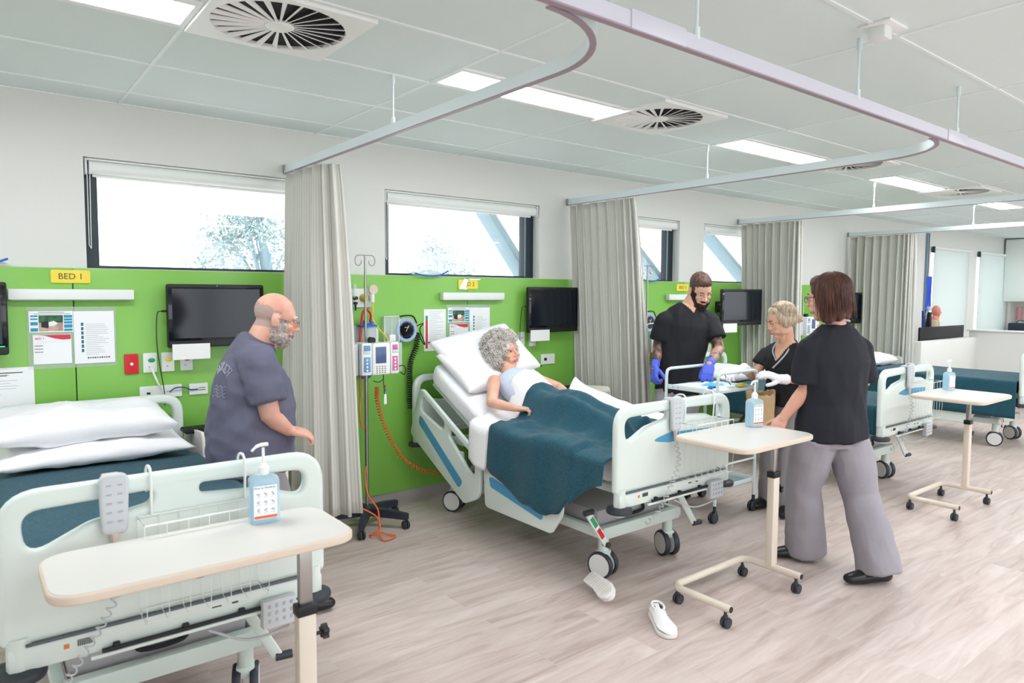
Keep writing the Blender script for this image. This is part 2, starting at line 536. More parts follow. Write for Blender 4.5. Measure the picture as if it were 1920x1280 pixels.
# ------------------------------------------------------------------ room shell
CEIL = 2.7
XL, XR, YF = -3.0, 15.95, -9.0
struct(MB('floor').box(((XL + XR) / 2, YF / 2, -.05), (XR - XL + .4, -YF + .4, .1)), 'floor')
WIN = [(.56, 2.085), (2.47, 3.975), (4.40, 5.90), (6.31, 7.80), (9.60, 11.1)]
WZ = (1.742, 2.375)
BW = [(12.26, 13.87), (14.25, 15.88)]
BZ = (.86, 2.40)
holes = [[(a, WZ[0]), (b, WZ[0]), (b, WZ[1]), (a, WZ[1])] for a, b in WIN] + [[(a, BZ[0]), (b, BZ[0]), (b, BZ[1]), (a, BZ[1])] for a, b in BW]
struct(MB('wall').plate([(XL, 0), (XR, 0), (XR, CEIL), (XL, CEIL)], holes, .2, 0, front((0, .1, 0))), 'wall_back')
struct(MB('wall').box((XR + .1, YF / 2 + .1, CEIL / 2), (.2, -YF, CEIL)), 'wall_right')
struct(MB('wall').box((XL - .1, YF / 2 + .1, CEIL / 2), (.2, -YF, CEIL)), 'wall_left')
# unseen front wall behind the viewer; window openings enlarged to add fill daylight
fh = [[(x, .5), (x + 2.9, .5), (x + 2.9, 2.55), (x, 2.55)] for x in (-2.6, .5, 3.6, 6.7, 9.8, 12.9)]
struct(MB('wall').plate([(XL, 0), (XR, 0), (XR, CEIL), (XL, CEIL)], fh, .2, 0, front((0, YF - .1, 0))), 'wall_front')

# ceiling tiles on a hanging grid
cm = MB('ceiling').box(((XL + XR) / 2, YF / 2, CEIL + .03), (XR - XL + .4, -YF + .4, .06))
cm.m('grid')
GX = [.75 + 1.19 * k for k in range(-3, 13)]
GY = [-.3 - .6 * k for k in range(0, 15)]
for y in GY: cm.box(((XL + XR) / 2, y, CEIL - .002), (XR - XL, .017, .006))
for x in GX: cm.box((x, YF / 2, CEIL - .0022), (.017, -YF, .0062))
cm.box(((XL + XR) / 2, -.006, CEIL - .003), (XR - XL, .012, .006))
struct(cm, 'ceiling')
struct(MB('skirting').box((2.5, -.012, .045), (19, .02, .1), .004), 'baseboard_back')

# green laminate wall panels
def panel(x0, x1, seams, n):
    mb = MB('black').box(((x0 + x1) / 2, -.008, (.1 + 1.73) / 2), (x1 - x0 - .01, .012, 1.6))
    mb.m('green'); xs = [x0] + seams + [x1]
    for a, b in zip(xs, xs[1:]):
        mb.box(((a + b) / 2, -.017, (.095 + 1.738) / 2), (b - a - .006, .026, 1.643), .0015)
    struct(mb, 'trim_%d' % n)
panel(-1.0, 1.70, [.484], 1)
panel(1.74, 4.40, [1.96, 3.19], 2)
panel(4.48, 7.19, [5.95], 3)
panel(7.3, 9.8, [8.7], 4)

# windows
def window(i, x0, x1, z0, z1, y=.12):
    t = thing('window_%d' % i, ((x0 + x1) / 2, y, z0), '', '')
    del t['label']; del t['category']; t['kind'] = 'structure'
    w = x1 - x0; h = z1 - z0
    fr = MB('frame_dark')
    fw = .075
    fr.plate([(-w / 2, 0), (w / 2, 0), (w / 2, h), (-w / 2, h)], [[(-w / 2 + fw, .018), (w / 2 - fw - .03, .018), (w / 2 - fw - .03, h - fw), (-w / 2 + fw, h - fw)]], .07, .002, front((0, 0, 0)))
    fr.m('frame_grey').box((w / 2 - fw - .02, -.0, h / 2), (.016, .074, h - .03))
    fr.build('window_frame', t)
    MB('glass').box((0, .01, h / 2), (w - .06, .006, h - .03)).build('window_glass', t)
    return t
for i, (a, b) in enumerate(WIN): window(i + 1, a, b, *WZ)
for i, (a, b) in enumerate(BW): window(i + 6, a, b, *BZ)

# roller blind cassettes rolled up at the head of each window
def roller(x0, x1, label):
    c = (x0 + x1) / 2; w = x1 - x0
    t = thing('roller_blind', (c, .045, 2.375), label, 'blind', 'rolled-up blinds over the strip windows')
    MB('blind').cyl((-w / 2 + .03, 0, -.052), (w / 2 - .03, 0, -.052), .038, seg=20).box((0, .01, -.008), (w - .01, .06, .012), .003).build('roller', t)
    for sx in (-1, 1): MB('white_plastic').box((sx * (w / 2 - .014), 0, -.05), (.014, .075, .09), .01).build('bracket', t)
    MB('blind').box((0, .02, -.093), (w - .1, .012, .022), .004).build('bottom_rail', t)
    ch = MB('white_plastic')
    ch.tube([(-w / 2 + .02, -.02, -.06), (-w / 2 + .018, -.02, -.5), (-w / 2 + .028, -.02, -.52), (-w / 2 + .034, -.02, -.06)], .0022, 6)
    ch.build('pull_chain', t)
for (a, b), l in zip(WIN, ['rolled-up white blind over the widest window, above the wall-mounted computer by the bald man',
                           'rolled-up white blind over the window above the curly-haired patient',
                           'rolled-up white blind over the window right beside the second curtain',
                           'rolled-up white blind over the window behind the bearded man in black',
                           'rolled-up white blind mostly hidden behind the farthest curtain']):
    roller(a, b, l)
for (a, b), l in zip(BW, ['pulled-down white roller blind nearer the anatomical torso', 'pulled-down white roller blind nearest the far wall cupboard']):
    c = (a + b) / 2; w = b - a
    t = thing('lowered_blind', (c, -.03, 2.40), l, 'blind', 'pulled-down blinds at the far end')
    MB('blind').cyl((-w / 2, 0, -.02), (w / 2, 0, -.02), .025).build('roller', t)
    MB('frame_dark').box((-w / 2 + .01, -.005, -.05), (.05, .04, .1), .006).build('bracket', t)
    MB('blind_cloth').box((.02, .01, -.76), (w - .1, .003, 1.45)).build('cloth', t)
    MB('white_plastic').box((.02, .01, -1.49), (w - .1, .015, .03), .004).build('bottom_rail', t)

# ------------------------------------------------------------------ outside
t = MB('soffit').box((6, 2.1, 2.62), (22, 3.5, .06), rot=(-.045, 0, 0)).box((6, 3.86, 2.56), (22, .05, .08), .01)
tag(t.build('outside_eave'), 'pale roof overhang seen through the strip windows', 'eave')
ls = ['slanting grey-blue roof strut seen through the window above the patient', 'slanting grey-blue roof strut seen left of the standing drip pole by the second curtain',
      'slanting grey-blue roof strut seen through the window left of the third curtain']
for x, l in zip((4.02, 5.86, 7.52), ls):
    mb = MB('strut').box((0, .42, .43), (.09, 1.25, .14), .006, rot=(math.atan2(.67, .65), 0, 0))
    mb.m('strut_edge').box((.047, .42, .43), (.006, 1.24, .13), rot=(math.atan2(.67, .65), 0, 0))
    tag(mb.build('roof_strut', loc=(x, .22, 1.72)), l, 'strut', 'struts propping the eave')
def tree(x, y, z, R, label, n, seed):
    rd = random.Random(seed)
    t = thing('tree', (x, y, 0), label, 'tree', 'trees outside the windows')
    tr = MB('strut'); tr.tube(catmull([(0, 0, -1), (.1, 0, z * .5), (0, .1, z)], 5), [.12] * 5 + [.1] * 5 + [.06], 8)
    fo = MB('foliage')
    cl = []
    for k in range(26):
        d = V((rd.gauss(0, 1), rd.gauss(0, .6), rd.gauss(0, .8))); d = d.normalized() * R * (.35 + .65 * rd.random()); cl.append(V((0, 0, z)) + d)
        tr.tube([V((0, 0, z * .6)), V((0, 0, z * .6)).lerp(cl[-1], .5) + V((0, 0, .1)), cl[-1]], [.03, .018, .006], 5)
    for k in range(n):
        c = rd.choice(cl) + V((rd.gauss(0, .2), rd.gauss(0, .2), rd.gauss(0, .17)))
        a = V((rd.gauss(0, 1), rd.gauss(0, 1), rd.gauss(0, 1))).normalized() * .055; b2 = a.orthogonal().normalized() * .022
        fo.add([c - a, c + b2, c + a, c - b2], [(0, 1, 2, 3)])
    tr.build('trunk', t); fo.build('foliage', t)
tree(4.3, 8.0, 2.5, 1.35, 'pale blue-green tree seen through the right half of the widest window', 5200, 3)
tree(8.6, 9.0, 2.1, .9, 'faint pale tree seen low through the window above the patient', 1500, 5)
tree(16.2, 10.0, 2.1, .9, 'faint pale tree seen behind the bearded man through the window', 1200, 8)

# ------------------------------------------------------------------ ceiling fittings
def troffer(x, y, label, first=[None]):
    if first[0] is None:
        t = thing('ceiling_light', (x, y, CEIL - .004), label, 'light', 'recessed strip ceiling lights')
        MB('light_frame').plate([(-.595, -.15), (.595, -.15), (.595, .15), (-.595, .15)], [[(-.575, -.115), (.575, -.115), (.575, .115), (-.575, .115)]], .012, .002).build('frame', t)
        MB('light_panel').box((0, 0, .001), (1.15, .23, .004)).build('diffuser', t)
        first[0] = t; return t
    return again(first[0], (x, y, CEIL - .004), label)
LR = [(-1.63, ['strip ceiling light at the far left edge, left of the largest round vent', None])]
names = ['strip ceiling light at the far left, touching the largest round vent', 'strip ceiling light crossed by the nearest curtain track',
         'strip ceiling light in the middle, between the second and third round vents', 'strip ceiling light over the curtain track hanger of the third bay',
         'farthest strip ceiling light in the row, beyond the fourth vent']
XS = [.155 + 2.38 * k for k in range(5)]
for x, l in zip(XS, names): troffer(x, -1.66, l)
for x in [XS[0] - 2.38]: troffer(x, -1.66, 'unseen strip ceiling light added left of the picture')  # out of view, added only for the light it gives
for k in range(5):  # two unseen lamp rows added to fill the room with light
    troffer(XS[k] + 1.19, -4.66, 'unseen strip ceiling light of the added second row behind the viewer')
    troffer(XS[k] + 1.19, -7.06, 'unseen strip ceiling light of the added third row behind the viewer')
for x, l in ((12.6, 'strip ceiling light over the far work area'), (14.6, 'strip ceiling light in the far corner')): troffer(x, -1.66, l)

def swirl(x, y, label, first=[None]):
    if first[0] is not None: return again(first[0], (x, y, CEIL), label)
    t = thing('ceiling_vent', (x, y, CEIL), label, 'vent', 'square plates with round swirl vents')
    R = .262
    circ = [(R * math.cos(2 * PI * k / 48), R * math.sin(2 * PI * k / 48)) for k in range(48)]
    MB('vent_blade').plate([(-.293, -.293), (.293, -.293), (.293, .293), (-.293, .293)], [circ[::-1]], .022, .002, Matrix.Translation((0, 0, -.008))).build('plate', t)
    MB('vent_dark').lathe([(0, 0), (R, 0), (R, .002)], (0, 0, -.001), 40).build('recess_shade', t)  # flat dark disc stands in for the shade behind the blades
    bl = MB('vent_blade')
    for k in range(24):
        a = 2 * PI * k / 24; d = V((math.cos(a), math.sin(a), 0)); s = V((-math.sin(a), math.cos(a), 0))
        r0, r1 = .05, R
        w0, w1 = .004, .012
        q = s * .85 + V((0, 0, .52))
        P = [d * r0 - q * w0 + V((0, 0, -.012)), d * r1 - q * w1 + V((0, 0, -.012)), d * r1 + q * w1 + V((0, 0, -.012)), d * r0 + q * w0 + V((0, 0, -.012))]
        n = q.cross(d) * .0015
        bl.add([p + n for p in P] + [p - n for p in P], [(0, 1, 2, 3), (7, 6, 5, 4), (0, 4, 5, 1), (1, 5, 6, 2), (2, 6, 7, 3), (3, 7, 4, 0)])
    bl.build('blades', t)
    MB('vent_blade').lathe([(0, -.024), (.045, -.022), (.058, -.014), (.058, -.006), (0, -.004)], (0, 0, 0), 28).build('hub', t)
    first[0] = t; return t
for x, l in zip([1.05, 3.41, 5.8, 8.2], ['largest round swirl vent, at the upper left of the picture', 'round swirl vent right of the strip light crossed by the curtain track',
                'round swirl vent half hidden by the curved second curtain track', 'smallest and farthest round swirl vent']):
    swirl(x, -1.79, l)
swirl(12.0, -4.8, 'round swirl vent far behind, outside the bays')
t = thing('ceiling_sensor', (2.98, -3.31, CEIL), 'small white box sensor on the ceiling at upper right', 'sensor')
MB('white').box((0, 0, -.006), (.16, .13, .012), .003).build('plate', t)
MB('white_plastic').box((-.02, 0, -.035), (.07, .07, .05), .008).build('sensor_head', t)

# ------------------------------------------------------------------ curtain tracks
def sweep(mb, pts, w, h):
    pts = [V(p) for p in pts]; K = len(pts); vs = []; fs = []
    for i in range(K):
        t = (pts[min(i + 1, K - 1)] - pts[max(i - 1, 0)]).normalized(); n = V((t.y, -t.x, 0)).normalized(); u = V((0, 0, 1))
        for a, b in ((-1, -1), (1, -1), (1, 1), (-1, 1)): vs.append(pts[i] + n * a * w / 2 + u * b * h / 2)
    for i in range(K - 1):
        for k in range(4):
            l = (k + 1) % 4; fs.append((i * 4 + k, i * 4 + l, (i + 1) * 4 + l, (i + 1) * 4 + k))
    fs.append((3, 2, 1, 0)); fs.append(tuple((K - 1) * 4 + k for k in range(4)))
    return mb.add(vs, fs)
ZT = 2.43
def hanger(parent, x, y):
    mb = MB('rail').cyl((x, y, .0), (x, y, CEIL - ZT + .0), .0055, seg=10)
    mb.cyl((x, y, .015), (x, y, .055), .011, seg=12).cyl((x, y, CEIL - ZT - .05), (x, y, CEIL - ZT), .011, seg=12)
    mb.build('hanger_rod', parent)
t = thing('curtain_track', (0, -3.19, ZT), 'long straight curtain track running along the bed bays on the room side', 'curtain track', 'ceiling-hung curtain tracks')
mb = sweep(MB('rail_joint'), [(XL, 0, 0), (XR, 0, 0)], .02, .05); mb.m('rail_line'); sweep(mb, [(XL, 0, -.027), (XR, 0, -.027)], .024, .006)
mb.build('rail', t)
for x in (1.73, 4.12, 6.8, 9.4):
    MB('rail_joint').box((x, 0, .002), (.26, .03, .058), .003).build('joint_sleeve', t)
for x in (-.6, 1.93, 3.04, 4.13, 5.4, 6.7, 8.0, 9.3, 11): hanger(t, x, 0)
TL = ['curtain track curving away above the first curtain by the bald man', 'curtain track above the second curtain beside the patient', 'curtain track above the third curtain, behind the blonde woman', 'curtain track above the farthest curtain']
for k, (x, l) in enumerate(zip((1.725, 4.30, 6.93, 9.49), TL)):
    t = thing('curtain_track', (x, 0, ZT), l, 'curtain track', 'ceiling-hung curtain tracks')
    R = .42; pts = [(0, 0, 0), (0, -1.4, 0), (0, -3.163 + R, 0)]
    for a in range(1, 13):
        a = a / 12 * PI / 2; pts.append((-R + R * math.cos(a), -3.163 + R - R * math.sin(a), 0))
    mb = sweep(MB('rail'), pts, .02, .05); mb.m('rail_line'); sweep(mb, [(p[0], p[1], -.027) for p in pts], .022, .005)
    mb.build('rail', t)
    MB('steel').box((0, -.012, 0), (.03, .024, .06), .003).build('end_bracket', t)
    hanger(t, 0, -1.5)

# ------------------------------------------------------------------ curtains
def curtain(top, bot, zb, label, folds, amp=(.028, .055), seed=1, nv=26):
    """top / bot: control polylines (x,y) of the cloth path at rail and hem"""
    rd = random.Random(seed)
    T = catmull([(x, y, 0) for x, y in top], 16); B = catmull([(x, y, 0) for x, y in bot], 16)
    def at(P, s):
        f = s * (len(P) - 1); i = min(int(f), len(P) - 2); return P[i].lerp(P[i + 1], f - i)
    ph = [rd.uniform(-.25, .25) for _ in range(folds + 2)]; am = [rd.uniform(.65, 1.25) for _ in range(folds + 2)]
    nu = folds * 14; z1 = ZT - .036
    P = []
    uvs = []
    for i in range(nu + 1):
        s = i / nu; f = s * folds; k = int(min(f, folds)); w = f - k
        phase = 2 * PI * f + (ph[k] * (1 - w) + ph[k + 1] * w) * 2
        A = am[k] * (1 - w) + am[k + 1] * w
        for j in range(nv + 1):
            v = j / nv
            e = v ** .8
            c = at(T, s).lerp(at(B, s), e)
            tt = (at(T, min(s + .02, 1)) - at(T, max(s - .02, 0))).lerp(at(B, min(s + .02, 1)) - at(B, max(s - .02, 0)), e)
            n = V((tt.y, -tt.x, 0)).normalized(); tt.normalize()
            fl = 1 - .75 * max(0, min(1, (s - .84) / .08))
            a = (amp[0] + (amp[1] - amp[0]) * v ** .5) * A * fl * (1 + .25 * noise.noise(V((f * .7, v * 2, seed))))
            q = c + n * math.sin(phase + .5 * noise.noise(V((f * .4, v * 1.5, seed + 3)))) * a + tt * math.sin(2 * phase) * a * .32
            q.z = z1 + (zb - z1) * v + .006 * noise.noise(V((f, v * 3, 9)))
            P.append(q); uvs.append((s * folds * .22, v * 2.2))
    base = V((top[0][0], (top[0][1] + top[-1][1]) / 2, zb))
    mb = MB('curtain')
    idx = lambda i, j: i * (nv + 1) + j
    fs = [(idx(i, j), idx(i, j + 1), idx(i + 1, j + 1), idx(i + 1, j)) for i in range(nu) for j in range(nv)]
    mb.add([p - base for p in P], fs); mb.uv = uvs
    t = thing('privacy_curtain', base, label, 'curtain', 'privacy curtains drawn back against the wall')
    o = mb.build('cloth', t, sharp=180)
    sd = o.modifiers.new('th', 'SOLIDIFY'); sd.thickness = .003
curtain([(1.735, -.04), (1.73, -.28), (1.735, -.52), (1.80, -.60), (1.86, -.585)], [(1.70, -.05), (1.70, -.30), (1.72, -.60), (1.84, -.68), (1.95, -.66)], .22,
        'cream striped privacy curtain gathered beside the bald man in the grey shirt', 7, seed=2)
curtain([(4.31, -.04), (4.30, -.35), (4.31, -.70), (4.36, -.76)], [(4.42, -.07), (4.46, -.35), (4.52, -.66), (4.62, -.80)], .22,
        'cream privacy curtain beside the patient, behind the locker with the dark keyboard', 11, amp=(.028, .06), seed=5)
curtain([(6.94, -.04), (6.93, -.35), (6.95, -.68), (7.0, -.74)], [(7.02, -.07), (7.04, -.35), (7.04, -.64), (7.10, -.72)], .22,
        'cream privacy curtain behind the blonde woman', 12, amp=(.035, .07), seed=8)
curtain([(9.49, -.04), (9.49, -.40), (9.5, -.72), (9.55, -.80), (9.62, -.81)], [(9.56, -.05), (9.58, -.36), (9.56, -.70), (9.58, -.80), (9.64, -.81)], .22,
        'farthest cream privacy curtain, right of the brown-haired woman', 14, amp=(.04, .075), seed=11)
# ------------------------------------------------------------------ hospital beds
# local frame: origin on the floor under the bed centre, head towards +Y, foot towards -Y
def foot_outline():
    return rpoly([(-.49, .575, .02), (-.49, 1.03, .12), (.49, 1.03, .12), (.49, .575, .02)], 8)
def wheel(t, x, y, ang, name='castor'):
    """twin-disc castor under a leg"""
    c = V((x, y, 0)); R = .078
    ax = V((math.cos(ang), math.sin(ang), 0))
    f = MB('bed_metal')
    f.cyl(c + V((0, 0, .155)), c + V((0, 0, .24)), .03, seg=16)
    f.box(c + V((0, 0, .135)), (.075, .075, .05), .015, rot=(0, 0, ang))
    r = f.build(name, t)
    for s in (-1, 1):
        o = c + ax * (.032 * s); q = Matrix.Translation(o + V((0, 0, R))) @ ax.to_track_quat('Z', 'Y').to_matrix().to_4x4()
        tyre = MB('rubber'); tyre.lathe([(.055, -.016), (R - .004, -.016), (R, -.008), (R, .008), (R - .004, .016), (.055, .016)], (0, 0, 0), 32, q)
        tyre.m('wheel_grey').lathe([(0, -.017), (.064, -.017), (.0645, .017), (0, .017)] if s > 0 else [(0, -.017), (.0645, -.017), (.064, .017), (0, .017)], (0, 0, 0), 32, q)
        tyre.build('wheel', r)
def side_rail(parent, pts_mtx, name='side_rail', inlay=True):
    out = rpoly([(-.46, .0, .05), (-.50, .40, .07), (.36, .40, .10), (.47, .15, .10), (.34, .0, .06)], 6)
    h1 = rpoly([(-.44, .355, .03), (-.10, .355, .03), (-.10, .29, .03), (-.41, .24, .04)], 5)
    h2 = rpoly([(-.02, .355, .03), (.30, .355, .05), (.36, .24, .03), (.26, .24, .03), (-.02, .30, .03)], 5)
    mb = MB('bed_plastic').plate(out, [h1[::-1], h2[::-1]], .028, .01, pts_mtx)
    o = mb.build(name, parent)
    if not inlay: return o
    bl = rpoly([(-.40, .21, .03), (-.38, .15, .03), (.25, .06, .03), (.27, .13, .03), (-.36, .215, .03)], 5)
    MB('blue').poly(bl, .032, pts_mtx).build('blue_inlay', o)
    return o
def make_bed(loc, label, back=0, near_rail=None, basket=True, blue_foot=True, handset_x=-.06, rails=True, mirror=False):
    t = thing('hospital_bed', loc, label, 'bed', 'hospital beds in the bays')
    # footboard
    hl = rpoly([(-.43, .965, .05), (-.08, .975, .03), (-.09, .935, .03), (-.26, .905, .12), (-.42, .83, .07)], 6)
    hr = [(-x, z) for x, z in rpoly([(-.42, .965, .05), (-.06, .975, .03), (-.06, .94, .03), (-.25, .925, .12), (-.41, .875, .05)], 6)][::-1]
    fb = MB('bed_plastic').plate(foot_outline(), [hl[::-1], hr[::-1]], .045, .018, front((0, -1.028, 0)), 3)
    fb.box((0, -1.03, .90), (.10, .03, .2), .012)
    fo = fb.build('footboard', t)
    if blue_foot:
        MB('blue').poly(rpoly([(-.24, .825, .02), (-.08, .855, .08), (.30, .84, .03), (.30, .81, .03), (-.08, .80, .05)], 5), .048, front((0, -1.028, 0))).build('blue_inlay', fo)
    # foot cross rail with label strip and grip bar
    cr = MB('bed_plastic').box((0, -1.035, .535), (.95, .05, .075), .012)
    c = cr.build('foot_rail', t)
    MB('grey_dark').box((0, -1.062, .578), (.86, .012, .008), .003).build('gap_strip', c)
    gb = MB('black_soft').tube([(-.24, -1.075, .508), (.36, -1.075, .508)], .007, 8)
    for x in (-.2, 0, .18, .35): gb.box((x, -1.068, .512), (.02, .02, .02), .004)
    gb.build('grip_bar', c)
    MB('bed_plastic').box((.06, -1.07, .492), (.66, .012, .012), .003).build('lower_lip', c)
    lb = MB('heart'); lb.box((-.33, -1.0605, .545), (.014, .002, .014)); lb.m('barcode')
    for k in range(9): lb.box((-.30 + .005 * k, -1.0605, .547), (.0028, .002, .02))
    lb.m('ink'); lb.box((.10, -1.0605, .548), (.03, .002, .006)).box((.16, -1.0605, .548), (.02, .002, .01))
    lb.build('label_sticker', c)
    for s in (-1, 1):
        x = .445 * s
        p = MB('bed_plastic').cyl((x, -1.03, .50), (x, -1.03, .60), .032, seg=20).build('corner_post', t)
        MB('rubber').lathe([(0, -.02), (.04, -.02), (.066, -.012), (.07, 0), (.066, .012), (.04, .02), (0, .02)], (x, -1.03, .485), 28).build('bumper', p)
        MB('bed_metal').cyl((x, -1.03, .455), (x, -1.03, .468), .03, seg=20).build('bumper_cap', p)
    # headboard
    hb = MB('bed_plastic').plate(rpoly([(-.48, .56, .02), (-.48, 1.0, .12), (.48, 1.0, .12), (.48, .56, .02)], 8),
                                 [rpoly([(-.42, .945, .06), (.42, .945, .06), (.42, .83, .04), (.25, .80, .08), (-.25, .80, .08), (-.42, .83, .04)], 6)[::-1]], .045, .018, front((0, 1.03, 0)), 3)
    hb.build('headboard', t)
    for s in (-1, 1):
        x = .445 * s
        p = MB('bed_plastic').cyl((x, 1.03, .49), (x, 1.03, .60), .03, seg=20).build('corner_post', t)
        MB('rubber').lathe([(0, -.018), (.06, -.014), (.066, 0), (.06, .014), (0, .018)], (x, 1.03, .475), 28).build('bumper', p)
    # chassis
    ch = MB('bed_metal')
    for s in (-1, 1):
        ch.box((.33 * s, 0, .27), (.04, 1.62, .055), .008)
    ch.box((0, -.79, .27), (.66, .05, .07), .008).box((0, .77, .27), (.66, .05, .07), .008)
    ch.build('base_frame', t)
    fr = MB('bed_metal')
    for s in (-1, 1): fr.box((.40 * s, 0, .575), (.035, 2.0, .045), .008)
    for y in (-.98, -.4, .1, .6, .98): fr.box((0, y, .575), (.80, .04, .04), .006)
    fr.build('mattress_frame', t)
    for y0, y1 in ((-.30, -.12), (.68, .50)):
        MB('bed_dark_metal').cyl((-.25, y0, .28), (-.25, y1, .56), .018).cyl((.25, y0, .28), (.25, y1, .56), .018).cyl((-.27, y0, .28), (.27, y0, .28), .018).cyl((-.27, y1, .56), (.27, y1, .56), .018).build('lift_arm', t)
    dk = MB('deck').box((0, -.51, .305), (.60, .44, .15), .03)
    d = dk.build('motor_housing', t)
    MB('black_soft').tube(catmull([(-.09, -.735, .37), (-.08, -.75, .325), (.06, -.75, .325), (.07, -.735, .37)], 5), .009, 8).build('carry_handle', d)
    MB('clear').box((0, -.735, .35), (.06, .01, .03), .003).build('indicator', d)
    for (x, y, a) in ((-.28, -.76, .25), (.28, -.76, -.35), (-.28, .77, .5), (.28, .77, .1)): wheel(t, x, y, a)
    # brake pedals at the foot end
    for s in (-1, 1):
        a = V((.36 * s, -.80, .25)); b = a + (V((-.13, -.02, .17)) if s < 0 else V((.10, -.05, -.0)))
        if s < 0:
            a = V((-.36, -.86, .235)); b = V((-.50, -.86, .43))
        else:
            a = V((.26, -.86, .41)); b = V((.36, -.90, .22))
        mb = MB('bed_plastic'); d0 = (b - a)
        q = Matrix.Translation((a + b) / 2) @ d0.to_track_quat('Z', 'Y').to_matrix().to_4x4()
        tb = MB('bed_plastic').box((0, 0, 0), (.016, .04, d0.length), .006); mb.merge(tb, q)
        pd = mb.build('brake_lever', t)
        g = MB('green_tag').box((0, 0, .06), (.018, .026, .07)).m('red').box((0, 0, -.03), (.018, .026, .07)).m('white').box((0, 0, .015), (.019, .018, .012))
        m2 = MB(); m2.merge(g, q)
        if s < 0: m2.build('brake_sticker', pd)
        e = MB('rubber').cyl(a - V((0, .02, 0)) if s < 0 else b - V((.01, 0, 0)), a + V((.0, .02, 0)) if s < 0 else b + V((.05, -.01, 0)), .016)
        e.build('rubber_grip', pd)
    if True:
        e = MB('rubber').cyl((-.53, -.86, .44), (-.47, -.86, .44), .016); e.build('rubber_grip', t)
    # control box on the foot rail
    cb = MB('grey_plastic').box((.30, -1.085, .485), (.12, .035, .10), .006)
    k = cb.build('control_box', t)
    kb = MB('faint_mark')
    for i in range(4):
        for j in range(3): kb.box((.262 + .026 * i, -1.1035, .515 - .026 * j), (.009, .002, .012))
    kb.m('white')
    kb.build('buttons', k)
    MB('grey_plastic').tube(catmull([(.34, -1.08, .435), (.34, -1.05, .40), (.22, -1.0, .37), (.1, -.95, .42)], 6), .005, 6).build('box_cable', k)
    # handset hooked over the footboard, with its coiled lead
    hx = handset_x
    hs = MB('grey_plastic').plate(rpoly([(-.036, 0, .02), (-.042, .19, .03), (.042, .19, .03), (.036, 0, .02)], 6), (), .028, .011, MX((hx, -1.072, .865), (1, 0, 0), (0, -.03, 1), (0, -1, -.03)), 3)
    hs.box((hx, -1.035, 1.035), (.05, .06, .016), .006).box((hx, -1.0, 1.0), (.05, .008, .06), .003)
    h = hs.build('handset', t)
    hb2 = MB('faint_mark')
    for j in range(5):
        for i in (-1, 1): hb2.box((hx + .015 * i, -1.0905, 1.02 - .028 * j), (.014, .0015, .005))
    hb2.build('handset_buttons', h)
    MB('cream_edge').lathe([(.004, -.07), (.009, -.03), (.013, 0), (.012, .005)], (hx, -1.072, .868), 14).build('cord_collar', h)
    MB('grey_plastic').tube(coil([(hx, -1.075, .80), (hx + .0, -1.10, .70), (hx - .06, -1.10, .58), (hx - .13, -1.09, .47), (hx - .17, -1.02, .36)], .011, 17, 8), .0028, 5).build('coiled_lead', h)
    # wire basket hooked on the footboard
    if basket:
        wb = MB('white_plastic'); x0, x1 = .0, .34
        if not blue_foot: x0, x1 = -.13, .24
        y0, y1 = -1.06, -1.17
        for z, r in ((.90, .003), (.60, .0022)): wb.tube([(x0, y0, z), (x1, y0, z), (x1, y1, z), (x0, y1, z)], r, 6, closed=True)
        K = 6
        for k in range(K + 1):
            x = x0 + (x1 - x0) * k / K
            wb.tube(catmull([(x, y1, .90), (x, y1, .62), (x, (y0 + y1) / 2, .59), (x, y0, .62), (x, y0, .90)], 3), .0013, 5)
        for x in (x0 + .04, x1 - .04):
            wb.tube(catmull([(x, y0, .90), (x, y0 - .004, 1.03), (x, -1.03, 1.052), (x, -.99, 1.03), (x, -.99, .96)], 6), .0045, 8)
        wb.build('wire_basket', t)
    # tilted backrest board and side rails
    A = math.radians(back)
    hinge = V((0, .20, .60))
    up = V((0, math.cos(A), math.sin(A))); nrm = V((0, -math.sin(A), math.cos(A)))
    bb = MB('bed_metal')
    c = hinge + up * .38 + nrm * -.005
    bb.box(c, (.80, .76, .02), .006, rot=(A, 0, 0)); bb.build('backrest_board', t)
    MB('bed_metal').box((0, -.40, .602), (.80, 1.15, .012), .004).build('seat_board', t)
    for s in (-1, 1):
        # head-end rail turns with the backrest
        o = hinge + up * .32 + nrm * -.33 + V((.485 * s, 0, -.10))
        if back: side_rail(t, MX(o, -up, nrm, (-1, 0, 0)), 'head_side_rail')
        if near_rail == 'low':
            o2 = V((.485 * s, -.28, .235)); side_rail(t, MX(o2, (0, -.8, 0), (0, 0, .98), (-1, 0, 0)), 'foot_side_rail', bool(back))
        elif near_rail == 'both':
            o2 = V((.485 * s, -.50, .28)); side_rail(t, MX(o2, (0, -1, 0), (0, 0, 1), (-1, 0, 0)), 'foot_side_rail')
            o2 = V((.485 * s, .48, .28)); side_rail(t, MX(o2, (0, -1, 0), (0, 0, 1), (-1, 0, 0)), 'head_side_rail')
        if back or near_rail:
            for y in (-.40, .45) if near_rail else (.4,):
                MB('bed_plastic').box((.455 * s, y, .47), (.03, .10, .12), .01).build('rail_latch', t)
    return t
